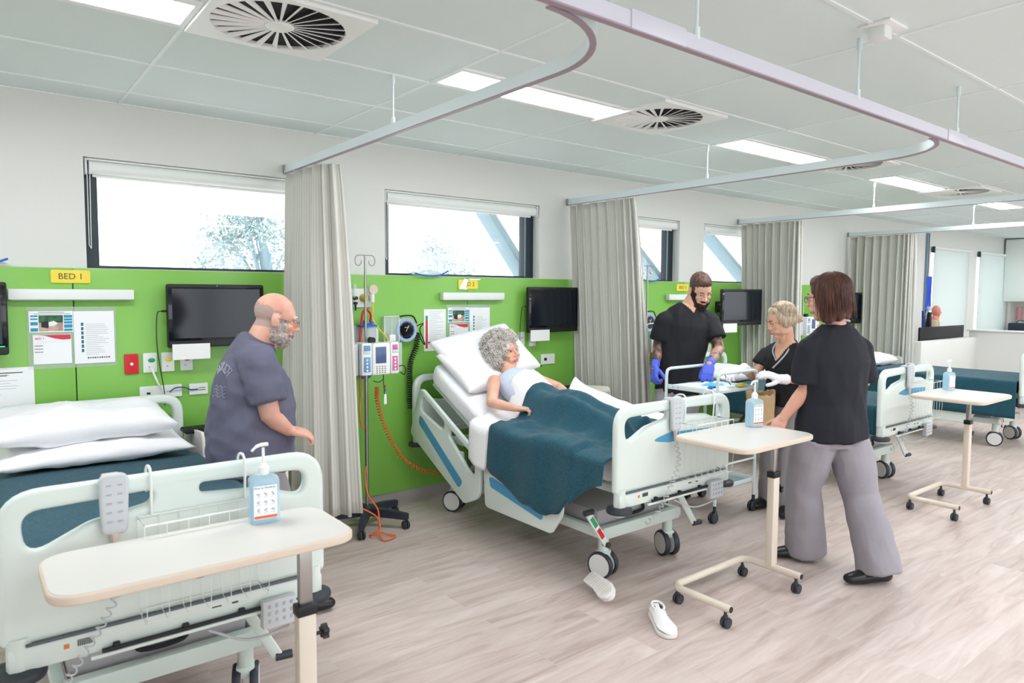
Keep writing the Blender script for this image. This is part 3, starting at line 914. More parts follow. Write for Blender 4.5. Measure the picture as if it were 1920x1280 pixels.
def mattress(loc, back, label, z=.61, th=.13):
    """white or teal covered mattress bent at the backrest"""
    A = math.radians(back); hy = .16
    def prof(v):   # v 0 foot..1 head -> (y,z) on the underside, normal
        L1 = 1.13; L2 = .80; d = v * (L1 + L2)
        y = -.97 + d
        if d <= L1 - .12: return V((0, y, z)), V((0, 0, 1))
        k = max(0, min(1, (d - (L1 - .12)) / .24)); a = A * k
        if d < L1 + .12:
            yy = -.97 + L1 - .12; zz = z; n = 8; dd = (d - L1 + .12) / n
            for i in range(n):
                aa = A * ((i + .5) / n) * k; yy += dd * math.cos(aa); zz += dd * math.sin(aa)
            return V((0, yy, zz)), V((0, -math.sin(a), math.cos(a)))
        p, _ = prof((L1 + .12 - 1e-6) / (L1 + L2))
        r = d - L1 - .12
        return p + V((0, math.cos(A), math.sin(A))) * r, V((0, -math.sin(A), math.cos(A)))
    sec = rpoly([(-.435, 0, .04), (-.435, th, .045), (.435, th, .045), (.435, 0, .04)], 5)
    K = len(sec); n = 30; vs = []; fs = []
    for i in range(n + 1):
        v = i / n; p, nm = prof(v); e = 1 - (.06 if i in (0, n) else 0)
        for x, h in sec: vs.append(p + V((x * e, 0, 0)) + nm * (th / 2 + (h - th / 2) * e))
    for i in range(n):
        for k in range(K): fs.append((i * K + k, i * K + (k + 1) % K, (i + 1) * K + (k + 1) % K, (i + 1) * K + k))
    fs.append(tuple(range(K))[::-1]); fs.append(tuple(n * K + k for k in range(K)))
    return vs, fs, prof
def wr(p, s, a, seed=0):
    return a * noise.fractal(V((p[0] * s, p[1] * s, p[2] * s + seed)), .9, 2.0, 3)
def pillow(name, loc, size, rot, label, group, seed=1, matn='linen_white', sag=0):
    """stuffed pillow: closed cushion with pinched seam, corners and creases"""
    w, l, h = size; n = 30; mb = MB(matn)
    def surf(sgn):
        def f(u, v):
            a = u * 2 - 1; b = v * 2 - 1
            e = max(0, (1 - abs(a) ** 2.6) * (1 - abs(b) ** 2.6)) ** .42
            px = a * w / 2 * (1 - .07 * (1 - abs(a)) * 0 - .05 * (1 - b * b) * abs(a)); py = b * l / 2 * (1 - .06 * (1 - a * a) * abs(b))
            z = sgn * h / 2 * e
            z += e * wr((px, py, sgn), 5, h * .16, seed) + e * .006 * math.sin(px * 26 + 5 * noise.noise(V((px * 3, py * 3, seed)))) * (abs(b) ** 2)
            rg = 1 - abs(noise.noise(V((px * 4.5 + seed, py * 6 - px * 3, seed * 1.7)))) * 3.2
            z += sgn * e * .008 * max(0, rg) * (.4 + abs(b))
            return (px, py, z)
        return f
    mb.grid(surf(1), n, n)
    k = len(mb.v)
    mb2 = MB(matn).grid(surf(-1), n, n)
    mb.add(mb2.v, [f[::-1] for f in mb2.f])
    bm = bmesh.new(); vs = [bm.verts.new(p) for p in mb.v]
    for f in mb.f: bm.faces.new([vs[i] for i in f])
    bmesh.ops.remove_doubles(bm, verts=bm.verts, dist=.0008)
    out = MB(matn).take(bm)
    o = out.build(name, sharp=180); o.location = loc; o.rotation_euler = rot
    return tag(o, label, 'pillow', group)
B1, B2, B3, B4 = (.53, -1.2, 0), (3.08, -1.2, 0), (6.05, -1.2, 0), (8.95, -1.32, 0)
bed1 = make_bed(B1, 'empty hospital bed at the left, under the BED 1 sign', 0, None, True, False, -.195)
bed2 = make_bed(B2, 'hospital bed with raised backrest holding the curly-haired patient', 27, 'low', True, True, -.055)
bed3 = make_bed(B3, 'hospital bed with blue-marked footboard just right of the brown-haired woman', 0, None, True, True, -.06)
bed4 = make_bed(B4, 'hospital bed farthest right, only partly in the picture, by the low white wall', 0, 'low', False, True, -.06)

# covers lie smoothly over the flat mattresses, hanging a little over the sides
def flat_cover(loc, label, y1, sidedrop=.10, z=.615, th=.12, name='bed_cover', drop_r=None, W=.455):
    mb = MB('teal')
    top = z + th
    def f(u, v):
        dr = drop_r if (drop_r and u > .5) else sidedrop
        y = -1.0 + v * (y1 + 1.0)
        s = (u * 2 - 1)
        arc = abs(s) * (W + sidedrop)
        if arc < W - .03: x = arc; h = top
        else:
            k = (arc - W + .03) / (sidedrop + .03); r = .03
            if k < .25: a = k / .25 * PI / 2; x = W - .03 + r * math.sin(a); h = top - r + r * math.cos(a)
            else: x = W + .004 * math.sin(y * 22); h = top - r - (k - .25) / .75 * dr
        h += wr((x * (1 if s > 0 else -1), y, 0), 3, .004, 2)
        return (x * (1 if s > 0 else -1), y, h + .004)
    mb.grid(f, 44, 50, .006)
    o = mb.build(name, loc=loc, sharp=180)
    return tag(o, label, 'bed cover', 'teal bed covers')
def flat_mattress(loc, label):
    vs, fs, _ = mattress(loc, 0, '', z=.612, th=.118)
    return tag(MB('mattress').add(vs, fs).build('mattress', loc=loc, sharp=50), label, 'mattress', 'bed mattresses')
flat_mattress(B1, 'mattress under the teal cover of the left bed with two pillows')
flat_mattress(B3, 'mattress under the teal cover just right of the brown-haired woman')
flat_mattress(B4, 'mattress under the teal cover of the farthest bed')
flat_cover(B1, 'dark teal cover pulled flat over the left bed, under two pillows', .52)
flat_cover(B3, 'dark teal cover over the bed just right of the brown-haired woman', .52, .2)
flat_cover(B4, 'dark teal cover over the farthest bed by the low white wall', .52, .36, W=.53)
sh = 'white pillows on the beds'
pillow('pillow', (.50, -.50, .80), (.88, .52, .10), (.06, 0, .0), 'lower of two white pillows stacked on the left bed', sh, 1)
pillow('pillow', (.46, -.43, .925), (.84, .50, .17), (.10, .0, .02), 'upper of two white pillows stacked on the left bed', sh, 4)
pillow('pillow', (6.05, -.45, .82), (.70, .48, .15), (.1, 0, 0), 'white pillow on the bed just right of the brown-haired woman', sh, 5)
pillow('pillow', (8.95, -.58, .82), (.74, .48, .15), (.12, 0, .05), 'white pillow on the farthest bed, seen past the brown-haired woman', sh, 7)
# ------------------------------------------------------------------ things on the green walls (panel face is y = -.03)
G = -.0305
def flat(mb, x0, x1, z0, z1, y=0, th=.002): return mb.box(((x0 + x1) / 2, y, (z0 + z1) / 2), (abs(x1 - x0), th, abs(z1 - z0)))
def bed_sign(x, z, txt, label, blank=False):
    t = thing('bed_sign', (x, G - .004, z), label, 'sign', 'yellow bed number signs')
    p = MB('yellow').plate(rpoly([(-.096, -.037, .012), (-.096, .037, .012), (.096, .037, .012), (.096, -.037, .012)], 4), (), .006, .0015, front((0, 0, 0))).build('sign_plate', t)
    MB('ink').text(txt, .047, front((.0, -.0035, 0)), .0004).build('lettering', t)
    return t
bed_sign(.475, 1.69, 'BED 1', 'yellow BED 1 sign above the left bed')
s2 = bed_sign(3.195, 1.68, 'BED 2', 'yellow BED 2 sign half torn and white, above the patient')
tn = MB('paper').plate([(-.115, -.04), (-.06, .046), (-.02, .04), (-.035, .005), (-.045, -.02), (-.03, -.043)], (), .002, 0, front((.02, -.0052, 0))).plate([(.0, .046), (.12, .046), (.115, .036), (.02, .034)], (), .002, 0, front((0, -.0052, 0)))
tn.build('torn_paper', s2)
bed_sign(5.92, 1.68, 'BED 3', 'yellow sign beside the bearded man\'s ear')
def bar(x, z, w, label, name='cable_trunking'):
    t = thing(name, (x, G - .03, z), label, 'bar', 'white bars mounted on the green walls')
    MB('white_plastic').box((0, 0, 0), (w, .055, .058), .003).build('body', t)
    MB('grey_plastic').box((0, .004, -.031), (w - .02, .03, .004)).build('base_seam', t)
bar(.482, 1.59, .60, 'white wall bar under the BED 1 sign')
bar(3.225, 1.585, .60, 'white wall bar under the torn yellow sign by the patient')
bar(5.95, 1.58, .60, 'white wall bar behind the bearded man\'s head')
def sheet(mb, x0, x1, z0, z1, y, lines=0, ly=None, rd=random.Random(5), lx=(.1, .9), m='paper_line'):
    mb.m('paper'); flat(mb, x0, x1, z0, z1, y, .001)
    if lines:
        a, b = ly or (.1, .9); mb.m(m)
        for k in range(lines):
            z = z1 - (z1 - z0) * (a + (b - a) * k / max(lines - 1, 1)); w = (x1 - x0)
            flat(mb, x0 + w * lx[0], x0 + w * (lx[0] + (lx[1] - lx[0]) * rd.uniform(.5, 1)), z - .0014, z + .0014, y - .001, .0006)
    return mb
def notice_set(x, z, label, num='BED 1', white=False):
    """clear sleeve with three printed sheets; x,z = top-left"""
    t = thing('notice_sleeve', (x, G - .003, z), label, 'notice', 'clear sleeves of printed notices')
    MB('sleeve').box((.21, .001, -.16), (.43, .002, .345), .0008).build('sleeve', t)
    mb = MB('paper'); sheet(mb, .005, .212, -.128, -.01, -.002)
    mb.m('ink'); flat(mb, .05, .17, -.018, -.0155, -.003, .0006); flat(mb, .03, .20, -.0265, -.0245, -.003, .0006)
    mb.m('paper_blue')
    for a, b in ((-.042, -.033), (-.058, -.050), (-.088, -.070), (-.122, -.104)): flat(mb, .012, .046, a, b, -.003, .0008)
    for a, b in ((-.048, -.033), (-.064, -.052), (-.081, -.068), (-.105, -.086), (-.122, -.110)): flat(mb, .168, .208, a, b, -.003, .0008)
    mb.m('paper_pic_green'); flat(mb, .05, .164, -.075, -.033, -.003, .0008)
    mb.m('paper_pic_brown'); flat(mb, .05, .164, -.122, -.075, -.003, .0008)
    mb.m('black'); mb.plate([(.062, -.10), (.062, -.07), (.095, -.066), (.095, -.105)], (), .0006, 0, front((0, -.0036, 0)))
    mb.m('white'); mb.plate([(.095, -.072), (.12, -.065), (.14, -.078), (.125, -.09), (.098, -.095)], (), .0006, 0, front((0, -.0036, 0)))
    mb.build('photo_sheet', t)
    mb = MB('paper'); sheet(mb, .02, .20, -.305, -.142, -.002)
    mb.m('paper_red'); mb.plate([(.045, -.143), (.08, -.148), (.12, -.163), (.16, -.171), (.198, -.169), (.198, -.143)], (), .0008, 0, front((0, -.003, 0)))
    mb.text(num, .017, front((.052, -.0035, -.163)), .0003)
    mb.m('paper_dark')
    for k, w in enumerate((.038, .036, .035)):
        for i in range(7): flat(mb, .028 + i * .0055, .028 + i * .0055 + .004, -.200 - .0175 * k, -.2045 - .0175 * k, -.003, .0005)
    mb.m('paper_line'); flat(mb, .05, .19, -.1815, -.1805, -.003, .0005)
    mb.build('bed_card', t)
    mb = MB('paper'); sheet(mb, .214, .415, -.312, -.012, -.0025, 17, (.25, .83), lx=(.28, .88))
    mb.m('paper_teal')
    for k in range(7): flat(mb, .249, .261, -.078 - .025 * k, -.096 - .025 * k, -.0038, .0006)
    for k in range(10):
        mb.m(['paper_dark', 'paper_blue', 'paper_red'][k % 3]); flat(mb, .277 + .0115 * k, .285 + .0115 * k, -.284, -.276, -.0038, .0006)
    mb.build('checklist_sheet', t)
    return t
notice_set(.266, 1.507, 'clear sleeve with a garden photo, red-topped card and checklist, by the BED 1 sign')
notice_set(2.995, 1.505, 'clear sleeve of notices above the patient\'s pillow', 'BED 2')
mb = MB('paper'); sheet(mb, 0, .34, -.30, 0, 0, 18, (.09, .92), lx=(.06, .8)); mb.m('ink')
flat(mb, .11, .29, -.031, -.026, -.001, .0006); flat(mb, .17, .22, -.045, -.040, -.001, .0006)
tag(mb.build('paper_notice', loc=(-.055, G - .002, 1.192)), 'white text notice low on the green wall at the far left edge', 'notice')
mb = MB('paper'); sheet(mb, 0, .20, -.325, 0, 0, 22, (.06, .94), lx=(.24, .92))
mb.m('green_tag'); flat(mb, .014, .034, -.05, -.085, -.001, .0006); mb.m('paper_red'); flat(mb, .014, .034, -.085, -.305, -.001, .0006)
tag(mb.build('paper_notice', loc=(2.782, G - .002, 1.483)), 'white notice with a green and red edge strip, by the round blood pressure dial', 'notice')

def computer(x, z, rotz, label, w=.56, h=.37, y=-.115, card=True, cable=True, green=False):
    t = thing('wall_computer', (x, y, z), label, 'computer', 'black touch-screen computers on the green walls', rotz)
    bd = MB('black').plate(rpoly([(-w / 2, -h / 2, .015), (-w / 2, h / 2, .015), (w / 2, h / 2, .015), (w / 2, -h / 2, .015)], 4), (), .034, .006, front((0, 0, 0)))
    bd.build('casing', t)
    sc = MB('screen').box((0, -.0176, .012), (w - .012, .002, h - .06), .0008); s = sc.build('screen_glass', t)
    MB('screen_on').box((0, -.0188, .014), (w - .055, .0008, h - .085)).build('display', s)
    MB('steel').lathe([(0, 0), (.003, 0), (.003, .001)], (0, -.0186, h / 2 - .009), 10, MX((0, 0, 0), (1, 0, 0), (0, 0, 1), (0, -1, 0))).build('webcam', t)
    if green: MB('green_led').box((.2, -.0186, -h / 2 + .045), (.14, .002, .006)).build('status_light', t)
    dm = -y - .03 - .017; MB('black_soft').box((0, .017 + dm / 2, 0), (.12, dm, .12), .008).build('wall_mount', t)
    if card:
        c = MB('white').box((-w / 2 + .13, -.0195, -h / 2 - .025), (.215, .0015, .095)); c.build('blank_card', t)
    if cable:
        cb = MB('black').cyl((-w / 2 - .028, -.0, .03), (-w / 2, 0, .03), .006, seg=8)
        cb.tube(catmull([(-w / 2 - .028, 0, .03), (-w / 2 - .05, .01, .01), (-w / 2 - .052, .03, -.15), (-w / 2 - .035, .05, -.30), (-w / 2 - .01, .06, -.48), (-w / 2 - .01, .07, -.55)], 6), .0028, 6)
        cb.build('power_cable', t)
    return t
computer(1.235, 1.462, 0, 'black wall computer with a blank white card, behind the bald man', .575, .385)
computer(4.035, 1.47, 0, 'black wall computer with a blank white card, right of the patient', .575, .39)
computer(6.53, 1.475, -.10, 'black wall computer right of the bearded man', .64, .385, -.34)
computer(9.20, 1.44, -.0, 'black wall computer behind the brown-haired woman\'s head', .62, .41, -.2, False)
computer(-.112, 1.462, 0, 'black wall computer cut off by the left edge of the picture', .575, .385, green=True, card=False, cable=False)

def wplate(x, z, w, h, m, label, kind, knobs=(), th=.012, name='wall_plate', cat='wall plate', grp=None):
    t = thing(name, (x, G - th / 2, z), label, cat, grp)
    MB(m).plate(rpoly([(-w / 2, -h / 2, .006), (-w / 2, h / 2, .006), (w / 2, h / 2, .006), (w / 2, -h / 2, .006)], 3), (), th, .002, front((0, 0, 0))).build('faceplate', t)
    for (kx, kz, kw, kh, km, kn) in knobs:
        if kn == 'button': MB(km).lathe([(0, 0), (kw, 0), (kw, .003), (kw * .8, .005), (0, .005)], (kx, -th / 2, kz), 20, MX((0, 0, 0), (1, 0, 0), (0, 0, 1), (0, -1, 0)) @ Matrix.Diagonal((1, kh / kw, 1, 1))).build(kn, t)
        else: MB(km).box((kx, -th / 2 - .001, kz), (kw, .003, kh), .001).build(kn, t)
    return t
wplate(.765, 1.178, .075, .118, 'red', 'red switch plate on the green wall by the left bed', '', ((0, 0, .009, .009, 'white', 'button'),))
g = 'white nurse-call plates by the left bed'
wplate(.864, 1.18, .075, .118, 'white_plastic', 'white call plate with a green oval', '', ((.008, .015, .02, .013, 'green_tag', 'button'), (-.004, -.025, .007, .005, 'grey_dark', 'socket')), grp=g)
wplate(.963, 1.18, .072, .118, 'white_plastic', 'white call plate with a yellow oval', '', ((.006, .015, .02, .013, 'yellow', 'button'), (-.004, -.025, .007, .005, 'grey_dark', 'socket')), grp=g)
wplate(1.068, 1.18, .072, .118, 'white_plastic', 'white call plate with a red oval by the left bed', '', ((.004, .015, .02, .013, 'red', 'button'), (-.008, -.025, .007, .005, 'grey_dark', 'socket')), grp=g)
wplate(.92, 1.0, .235, .075, 'white_plastic', 'wide white socket plate with a blue network lead, above the left bed\'s locker', '', ((.04, .0, .02, .012, 'grey_plastic', 'socket'), (-.07, -.005, .02, .012, 'black', 'plug')))
wplate(1.135, 1.0, .11, .070, 'white_plastic', 'small white data plate at the end of the blue lead', '', ((.02, .008, .04, .004, 'ink', 'vent_slots'), (.02, -.006, .04, .004, 'ink', 'vent_slots')))
tag(MB('cuff_blue').tube(catmull([(.965, G - .02, .995), (1.0, G - .03, 1.02), (1.05, G - .03, 1.017), (1.085, G - .02, 1.0), (1.13, G - .02, 1.0)], 6), .004, 6).build('network_lead'), 'blue network lead between the two white plates by the left bed', 'cable')
tag(MB('white_plastic').tube(catmull([(.866, G - .015, 1.155), (.875, G - .04, 1.12), (.895, G - .05, 1.06), (.92, G - .03, 1.015)], 6), .006, 7).build('call_cord'), 'short white cord hanging from the green-oval call plate', 'cable')
wplate(3.75, 1.22, .062, .118, 'white_plastic', 'white call plate half hidden by the patient\'s pillow', '', ((0, .01, .012, .01, 'grey_plastic', 'button'),))
wplate(3.87, 1.215, .072, .125, 'white_plastic', 'white call plate with a dark red oval right of the patient', '', ((.006, .015, .018, .013, 'red', 'button'), (-.008, -.025, .007, .005, 'grey_dark', 'socket')))
wplate(4.05, 1.03, .16, .09, 'white_plastic', 'white socket plate behind the patient\'s pillow corner', '', ((-.03, 0, .03, .025, 'black', 'plug'),))
wplate(6.35, 1.02, .16, .09, 'white_plastic', 'white socket plate beside the bearded man\'s elbow', '', ((0, 0, .03, .025, 'black', 'plug'),))
wplate(2.10, .995, .07, .10, 'red', 'red switch plate behind the drip stand', '', ((0, 0, .009, .009, 'white', 'button'),))

# gas outlet panel with knobs and a suction regulator
t = thing('gas_outlet_panel', (2.21, G - .008, 1.57), 'white gas outlet panel with black and yellow knobs above the drip pump', 'outlet panel')
MB('white_plastic').box((0, 0, 0), (.25, .016, .135), .003).build('faceplate', t)
MY = MX((0, 0, 0), (1, 0, 0), (0, 0, 1), (0, -1, 0))
MB('black').lathe([(0, .04), (.018, .04), (.028, .03), (.030, 0)], (-.075, -.008, 0), 20, MY).build('air_knob', t)
MB('black').lathe([(0, .035), (.012, .035), (.015, 0)], (-.012, -.008, 0), 16, MY).build('small_knob', t)
MB('black').cyl((-.02, -.04, -.045), (-.02, -.04, -.028), .016, seg=14).cyl((-.02, -.04, -.09), (-.02, -.04, -.045), .005, .008).build('probe', t)
MB('clear').cyl((-.02, -.03, .0), (-.02, -.03, .10), .012, seg=12).build('flow_tube', t)
MB('yellow_knob').lathe([(0, .045), (.02, .045), (.026, .02), (.03, 0)], (.055, -.008, 0), 18, MY).build('suction_knob', t)
MB('white_plastic').cyl((.105, -.05, -.03), (.105, -.05, .03), .018, seg=16).box((.105, -.03, 0), (.03, .04, .03), .004).build('regulator', t)
MB('cream_edge').lathe([(0, .012), (.034, .012), (.036, 0)], (.11, -.055, .062), 24, MY).build('gauge', t)
tb = MB('yellow_tube').tube(catmull([(.107, -.05, -.03), (.106, -.055, -.09), (.10, -.055, -.14), (.13, -.06, -.20), (.22, -.06, -.30), (.23, -.05, -.38)], 7), .007, 8)
tb.build('yellow_tube', t)
# suction jar with blue lid
t = thing('suction_jar', (2.265, G - .075, 1.14), 'clear suction jar with blue lid and red tube, behind the drip pump', 'jar')
MB('white_plastic').box((0, .062, .06), (.24, .012, .34), .003).build('back_plate', t)
MB('clear').lathe([(0, .0), (.052, 0), (.062, .225), (.064, .225), (.054, -.003), (0, -.003)], (0, 0, 0), 28).build('canister', t)
MB('lid_blue').lathe([(0, .25), (.04, .25), (.05, .238), (.074, .236), (.074, .226), (0, .226)], (0, 0, 0), 28).cyl((-.02, 0, .24), (-.02, 0, .27), .014).cyl((.03, -.01, .24), (.03, -.01, .265), .012).build('lid', t)
MB('red_tube').tube(catmull([(.02, -.01, .26), (.02, -.02, .31), (-.01, -.02, .35), (-.04, -.02, .33), (-.055, -.02, .24), (-.075, -.03, .12), (-.085, -.03, .05)], 7), .009, 8).build('red_tube', t)
MB('lid_blue').box((-.02, .0, -.10), (.09, .05, .10), .02).build('catch_bag', t)

# wall blood-pressure dial with coiled hose
def bp_dial(x, z, label, full=True):
    t = thing('blood_pressure_dial', (x, G - .03, z), label, 'dial', 'round blood pressure dials')
    MB('white_plastic').lathe([(0, -.0), (.085, 0), (.092, .02), (.092, .045), (.082, .055), (.078, .05)], (0, .03, 0), 36, MY, False).build('casing', t)
    MB('dial_blue').lathe([(.076, .0), (.090, .0), (.088, .006), (.066, .004), (.066, .0)], (0, -.022, 0), 36, MY, False).build('bezel_ring', t)
    f = MB('screen').lathe([(0, .004), (.07, .004), (.07, 0)], (0, -.021, 0), 36, MY); d = f.build('dial_face', t)
    n = MB('white')
    for k in range(28):
        a = math.radians(-140 + 280 * k / 27); r = .060
        n.box((r * math.sin(a), -.0265, r * math.cos(a)), (.002, .0012, .009 if k % 3 == 0 else .005), rot=(0, a, 0))
    n.box((.006, -.0268, .012), (.003, .0012, .05), rot=(0, .5, 0)).box((0, -.0268, .02), (.035, .0012, .003)); n.build('scale_marks', d)
    if full:
        bk = MB('clear').box((-.125, .0, .01), (.12, .045, .19), .01); bk.build('cuff_basket', t)
        b = MB('white_plastic')
        for zz in (-.085, .105): b.tube([(-.185, -.025, zz), (-.065, -.025, zz)], .004, 6)
        for xx in (-.185, -.125, -.065): b.tube([(xx, -.025, -.085), (xx, -.025, .105)], .004, 6)
        b.build('basket_frame', t)
        MB('paper').box((-.12, -.02, -.055), (.05, .02, .05), .004).build('label_tag', t)
    c = MB('black').tube(coil([(.10, -.02, -.02), (.085, -.02, -.13), (.035, -.02, -.25), (.028, -.02, -.40), (.03, -.02, -.60)], .019, 34, 8), .0042, 6)
    c.tube(catmull([(-.06, -.0, .10), (0, -.03, .11), (.06, -.02, .10), (.09, -.02, .05)], 5), .006, 6)
    c.tube(catmull([(.09, -.02, .03), (.14, -.03, .045), (.11, -.03, .0), (.155, -.03, -.11), (.13, -.03, -.09), (.10, -.02, -.02)], 6), .0045, 6)
    c.build('coiled_hose', t)
    return t
bp_dial(2.60, 1.33, 'round blood pressure dial with coiled black hose between the drip pump and the patient')
bp_dial(5.36, 1.33, 'round blood pressure dial half hidden behind the bearded man\'s arm', False)

# oxygen masks in clear blue-edged bags lying on top of the green wall
def mask_bag(x, label, w=.34):
    t = thing('mask_bag', (x, -.012, 1.74), label, 'bag', 'clear blue-edged bags on the ledge')
    mb = MB('clear')
    def f(u, v):
        a = u * 2 - 1; return (a * w / 2, -.03 + .06 * v, .002 + (1 - a * a) * .045 * math.sin(PI * v) + .012 * abs(a) ** 2 * 1.2)
    mb.grid(f, 16, 10, .0015); mb.build('pouch', t)
    MB('lid_blue').tube(catmull([(-w * .38, -.045, .018), (-w * .2, -.05, .004), (0, -.05, -.0), (w * .25, -.05, .006), (w * .5, -.045, .04)], 6), .006, 8, ell=(1, 1)).build('blue_edge', t)
    MB('grey_dark').cyl((-w * .45, -.03, .012), (-w * .5, -.03, .012), .007).build('cap', t)
mask_bag(2.82, 'clear blue-edged bag on the green ledge above the drip stand')
mask_bag(5.38, 'clear blue-edged bag on the green ledge above the standing drip pole')
mask_bag(.02, 'clear blue-edged bag at the far left edge above the green wall')

# ------------------------------------------------------------------ bedside lockers and keyboards
def locker(x, y, label):
    t = thing('bedside_locker', (x, y, 0), label, 'locker', 'cream bedside lockers')
    w, d, h = .48, .42, .83
    MB('locker').plate(rpoly([(-d / 2, .07, 0), (-d / 2, h, .05), (d / 2, h - .03, .03), (d / 2, .07, 0)], 4), (), .018, .003, MX((-w / 2 + .009, 0, 0), (0, 1, 0), (0, 0, 1), (1, 0, 0))).build('side_panel', t)
    MB('locker').plate(rpoly([(-d / 2, .07, 0), (-d / 2, h, .05), (d / 2, h - .03, .03), (d / 2, .07, 0)], 4), (), .018, .003, MX((w / 2 - .009, 0, 0), (0, 1, 0), (0, 0, 1), (1, 0, 0))).build('side_panel', t)
    MB('locker').box((0, 0, h - .045), (w - .036, d - .01, .02), .002).build('top', t)
    MB('locker').box((0, .01, .40), (w - .036, d - .04, .66)).build('carcass', t)
    dr = MB('locker').box((0, -d / 2 + .008, h - .15), (w - .042, .018, .17), .003).build('drawer', t)
    MB('steel').lathe([(0, .01), (.008, .01), (.01, 0)], (.13, -d / 2 - .001, h - .10), 14, MY).build('lock', dr)
    do = MB('locker').box((0, -d / 2 + .008, .33), (w - .042, .018, .50), .003).build('door', t)
    MB('steel').cyl((-.16, -d / 2 - .02, .42), (-.16, -d / 2 - .02, .52), .005).build('handle', do)
    MB('cream_edge').box((w / 2 - .018, -d / 2 + .002, .42), (.004, .008, .74)).build('edge_strip', t)
    for sx in (-1, 1):
        for sy in (-1, 1): MB('rubber').cyl((sx * .18, sy * .15, .07), (sx * .18, sy * .15, .045), .01).cyl((sx * .18 - .012, sy * .15, .025), (sx * .18 + .012, sy * .15, .025), .025).build('castor', t)
    return t
def keyboard(x, y, z, rz, label):
    t = thing('keyboard', (x, y, z), label, 'keyboard', 'black keyboards on the lockers', rz)
    MB('black').box((0, 0, .009), (.40, .14, .016), .004).build('base', t)
    k = MB('black_soft')
    for j in range(5):
        for i in range(18): k.box((-.187 + .022 * i, -.052 + .026 * j, .020), (.018, .02, .006))
    k.build('keys', t); return t
locker(1.245, -.41, 'cream bedside locker behind the bald man')
keyboard(1.16, -.38, .797, 0, 'black keyboard on the locker behind the bald man')
locker(4.03, -.39, 'cream bedside locker between the patient and the second curtain')
keyboard(3.97, -.35, .797, .12, 'black keyboard on the locker right of the patient')
locker(6.86, -.38, 'cream bedside locker hidden behind the blonde woman')
locker(9.72, -.56, 'cream bedside locker beyond the farthest bed')

# ------------------------------------------------------------------ overbed tables
def overbed(loc, label, w, d, zt, px, py, x0, x1, y0, y1, first=None):
    """top x0..x1,y0..y1 relative to loc; post at px,py"""
    t = thing('overbed_table', loc, label, 'table', 'cream overbed tables on castors')
    o = rpoly([(x0, y0, .09), (x0, y1, .09), (x1, y1, .09), (x1, y0, .09)], 8)
    mb = MB('cream_edge').plate(o, (), .026, .007, Matrix.Translation((0, 0, zt - .013)), 3)
    tp = mb.build('table_top', t)
    o2 = rpoly([(x0 + .008, y0 + .008, .085), (x0 + .008, y1 - .008, .085), (x1 - .008, y1 - .008, .085), (x1 - .008, y0 + .008, .085)], 8)
    MB('cream_top').poly(o2, .002, Matrix.Translation((0, 0, zt + .0006))).build('laminate', tp)
    MB('steel').box((px - .14, py, zt - .036), (.34, .07, .02), .004).build('mounting_plate', t)
    MB('black').box((px - .31, py, zt - .042), (.025, .05, .025), .004).build('height_lever', t)
    MB('steel').box((px, py, (.62 + zt - .03) / 2), (.042, .026, zt - .03 - .62), .004).build('inner_post', t)
    MB('black').box((px, py, .622), (.064, .048, .034), .004).build('collar', t)
    MB('cream_metal').box((px, py, .36), (.058, .042, .50), .006).build('outer_post', t)
    kn = MB('black').cyl((px + .03, py, .53), (px + .055, py, .53), .006)
    q = Matrix.Translation((px + .062, py, .53)) @ V((1, 0, 0)).to_track_quat('Z', 'Y').to_matrix().to_4x4()
    star = []
    for k in range(20):
        a = 2 * PI * k / 20; r = .024 if k % 4 in (0, 1) else .017; star.append((r * math.cos(a), r * math.sin(a)))
    kn.poly(star, .018, q); kn.build('clamp_knob', t)
    bx0, bx1, by0, by1 = px - .64, px, py - .18, py + .17
    zb = .10
    fr = MB('cream_metal'); path = [(bx0, by0, zb)] + [(bx0, by1 - .06, zb)]
    for a in range(1, 7):
        a = a / 6 * PI / 2; path.append((bx0 + .06 - .06 * math.cos(a), by1 - .06 + .06 * math.sin(a), zb))
    path += [(bx1 - .06, by1, zb)]
    for a in range(1, 7):
        a = a / 6 * PI / 2; path.append((bx1 - .06 + .06 * math.sin(a), by1 - .06 + .06 * math.cos(a), zb))
    path += [(bx1, by0, zb)]
    fr.tube(path, .019, 16); b = fr.build('base_frame', t)
    for x in (bx0, bx1): MB('black').cyl((x, by0 - .002, zb), (x, by0 + .006, zb), .0155).build('end_plug', b)
    for x, y in ((bx0, by0 + .03), (bx1, by0 + .03), (bx0 + .03, by1 - .01), (bx1 - .03, by1 - .01)):
        c = MB('rubber').cyl((x, y, .082), (x, y, .06), .008).box((x, y, .05), (.03, .02, .03), .008).build('castor', t)
        wv = MB('rubber')
        for s in (-1, 1):
            q = Matrix.Translation((x + .006, y + .011 * s, .026)) @ MY
            wv.lathe([(0, -.008), (.024, -.008), (.026, -.004), (.026, .004), (.024, .008), (0, .008)], (0, 0, 0), 22, q)
        wv.build('wheel', c)
    return t
overbed((.80, -2.60, 0), 'overbed table in the left foreground, in front of the left bed\'s footboard', 0, 0, .86, 0, -.01, -.672, .145, -.106, .26)
overbed((3.47, -2.60, 0), 'overbed table between the patient\'s bed and the brown-haired woman', 0, 0, .86, 0, 0, -.555, .12, -.185, .275)
overbed((6.15, -2.65, 0), 'overbed table at the right with the smallest sanitiser bottle', 0, 0, .86, 0, 0, -.56, .10, -.27, .235)

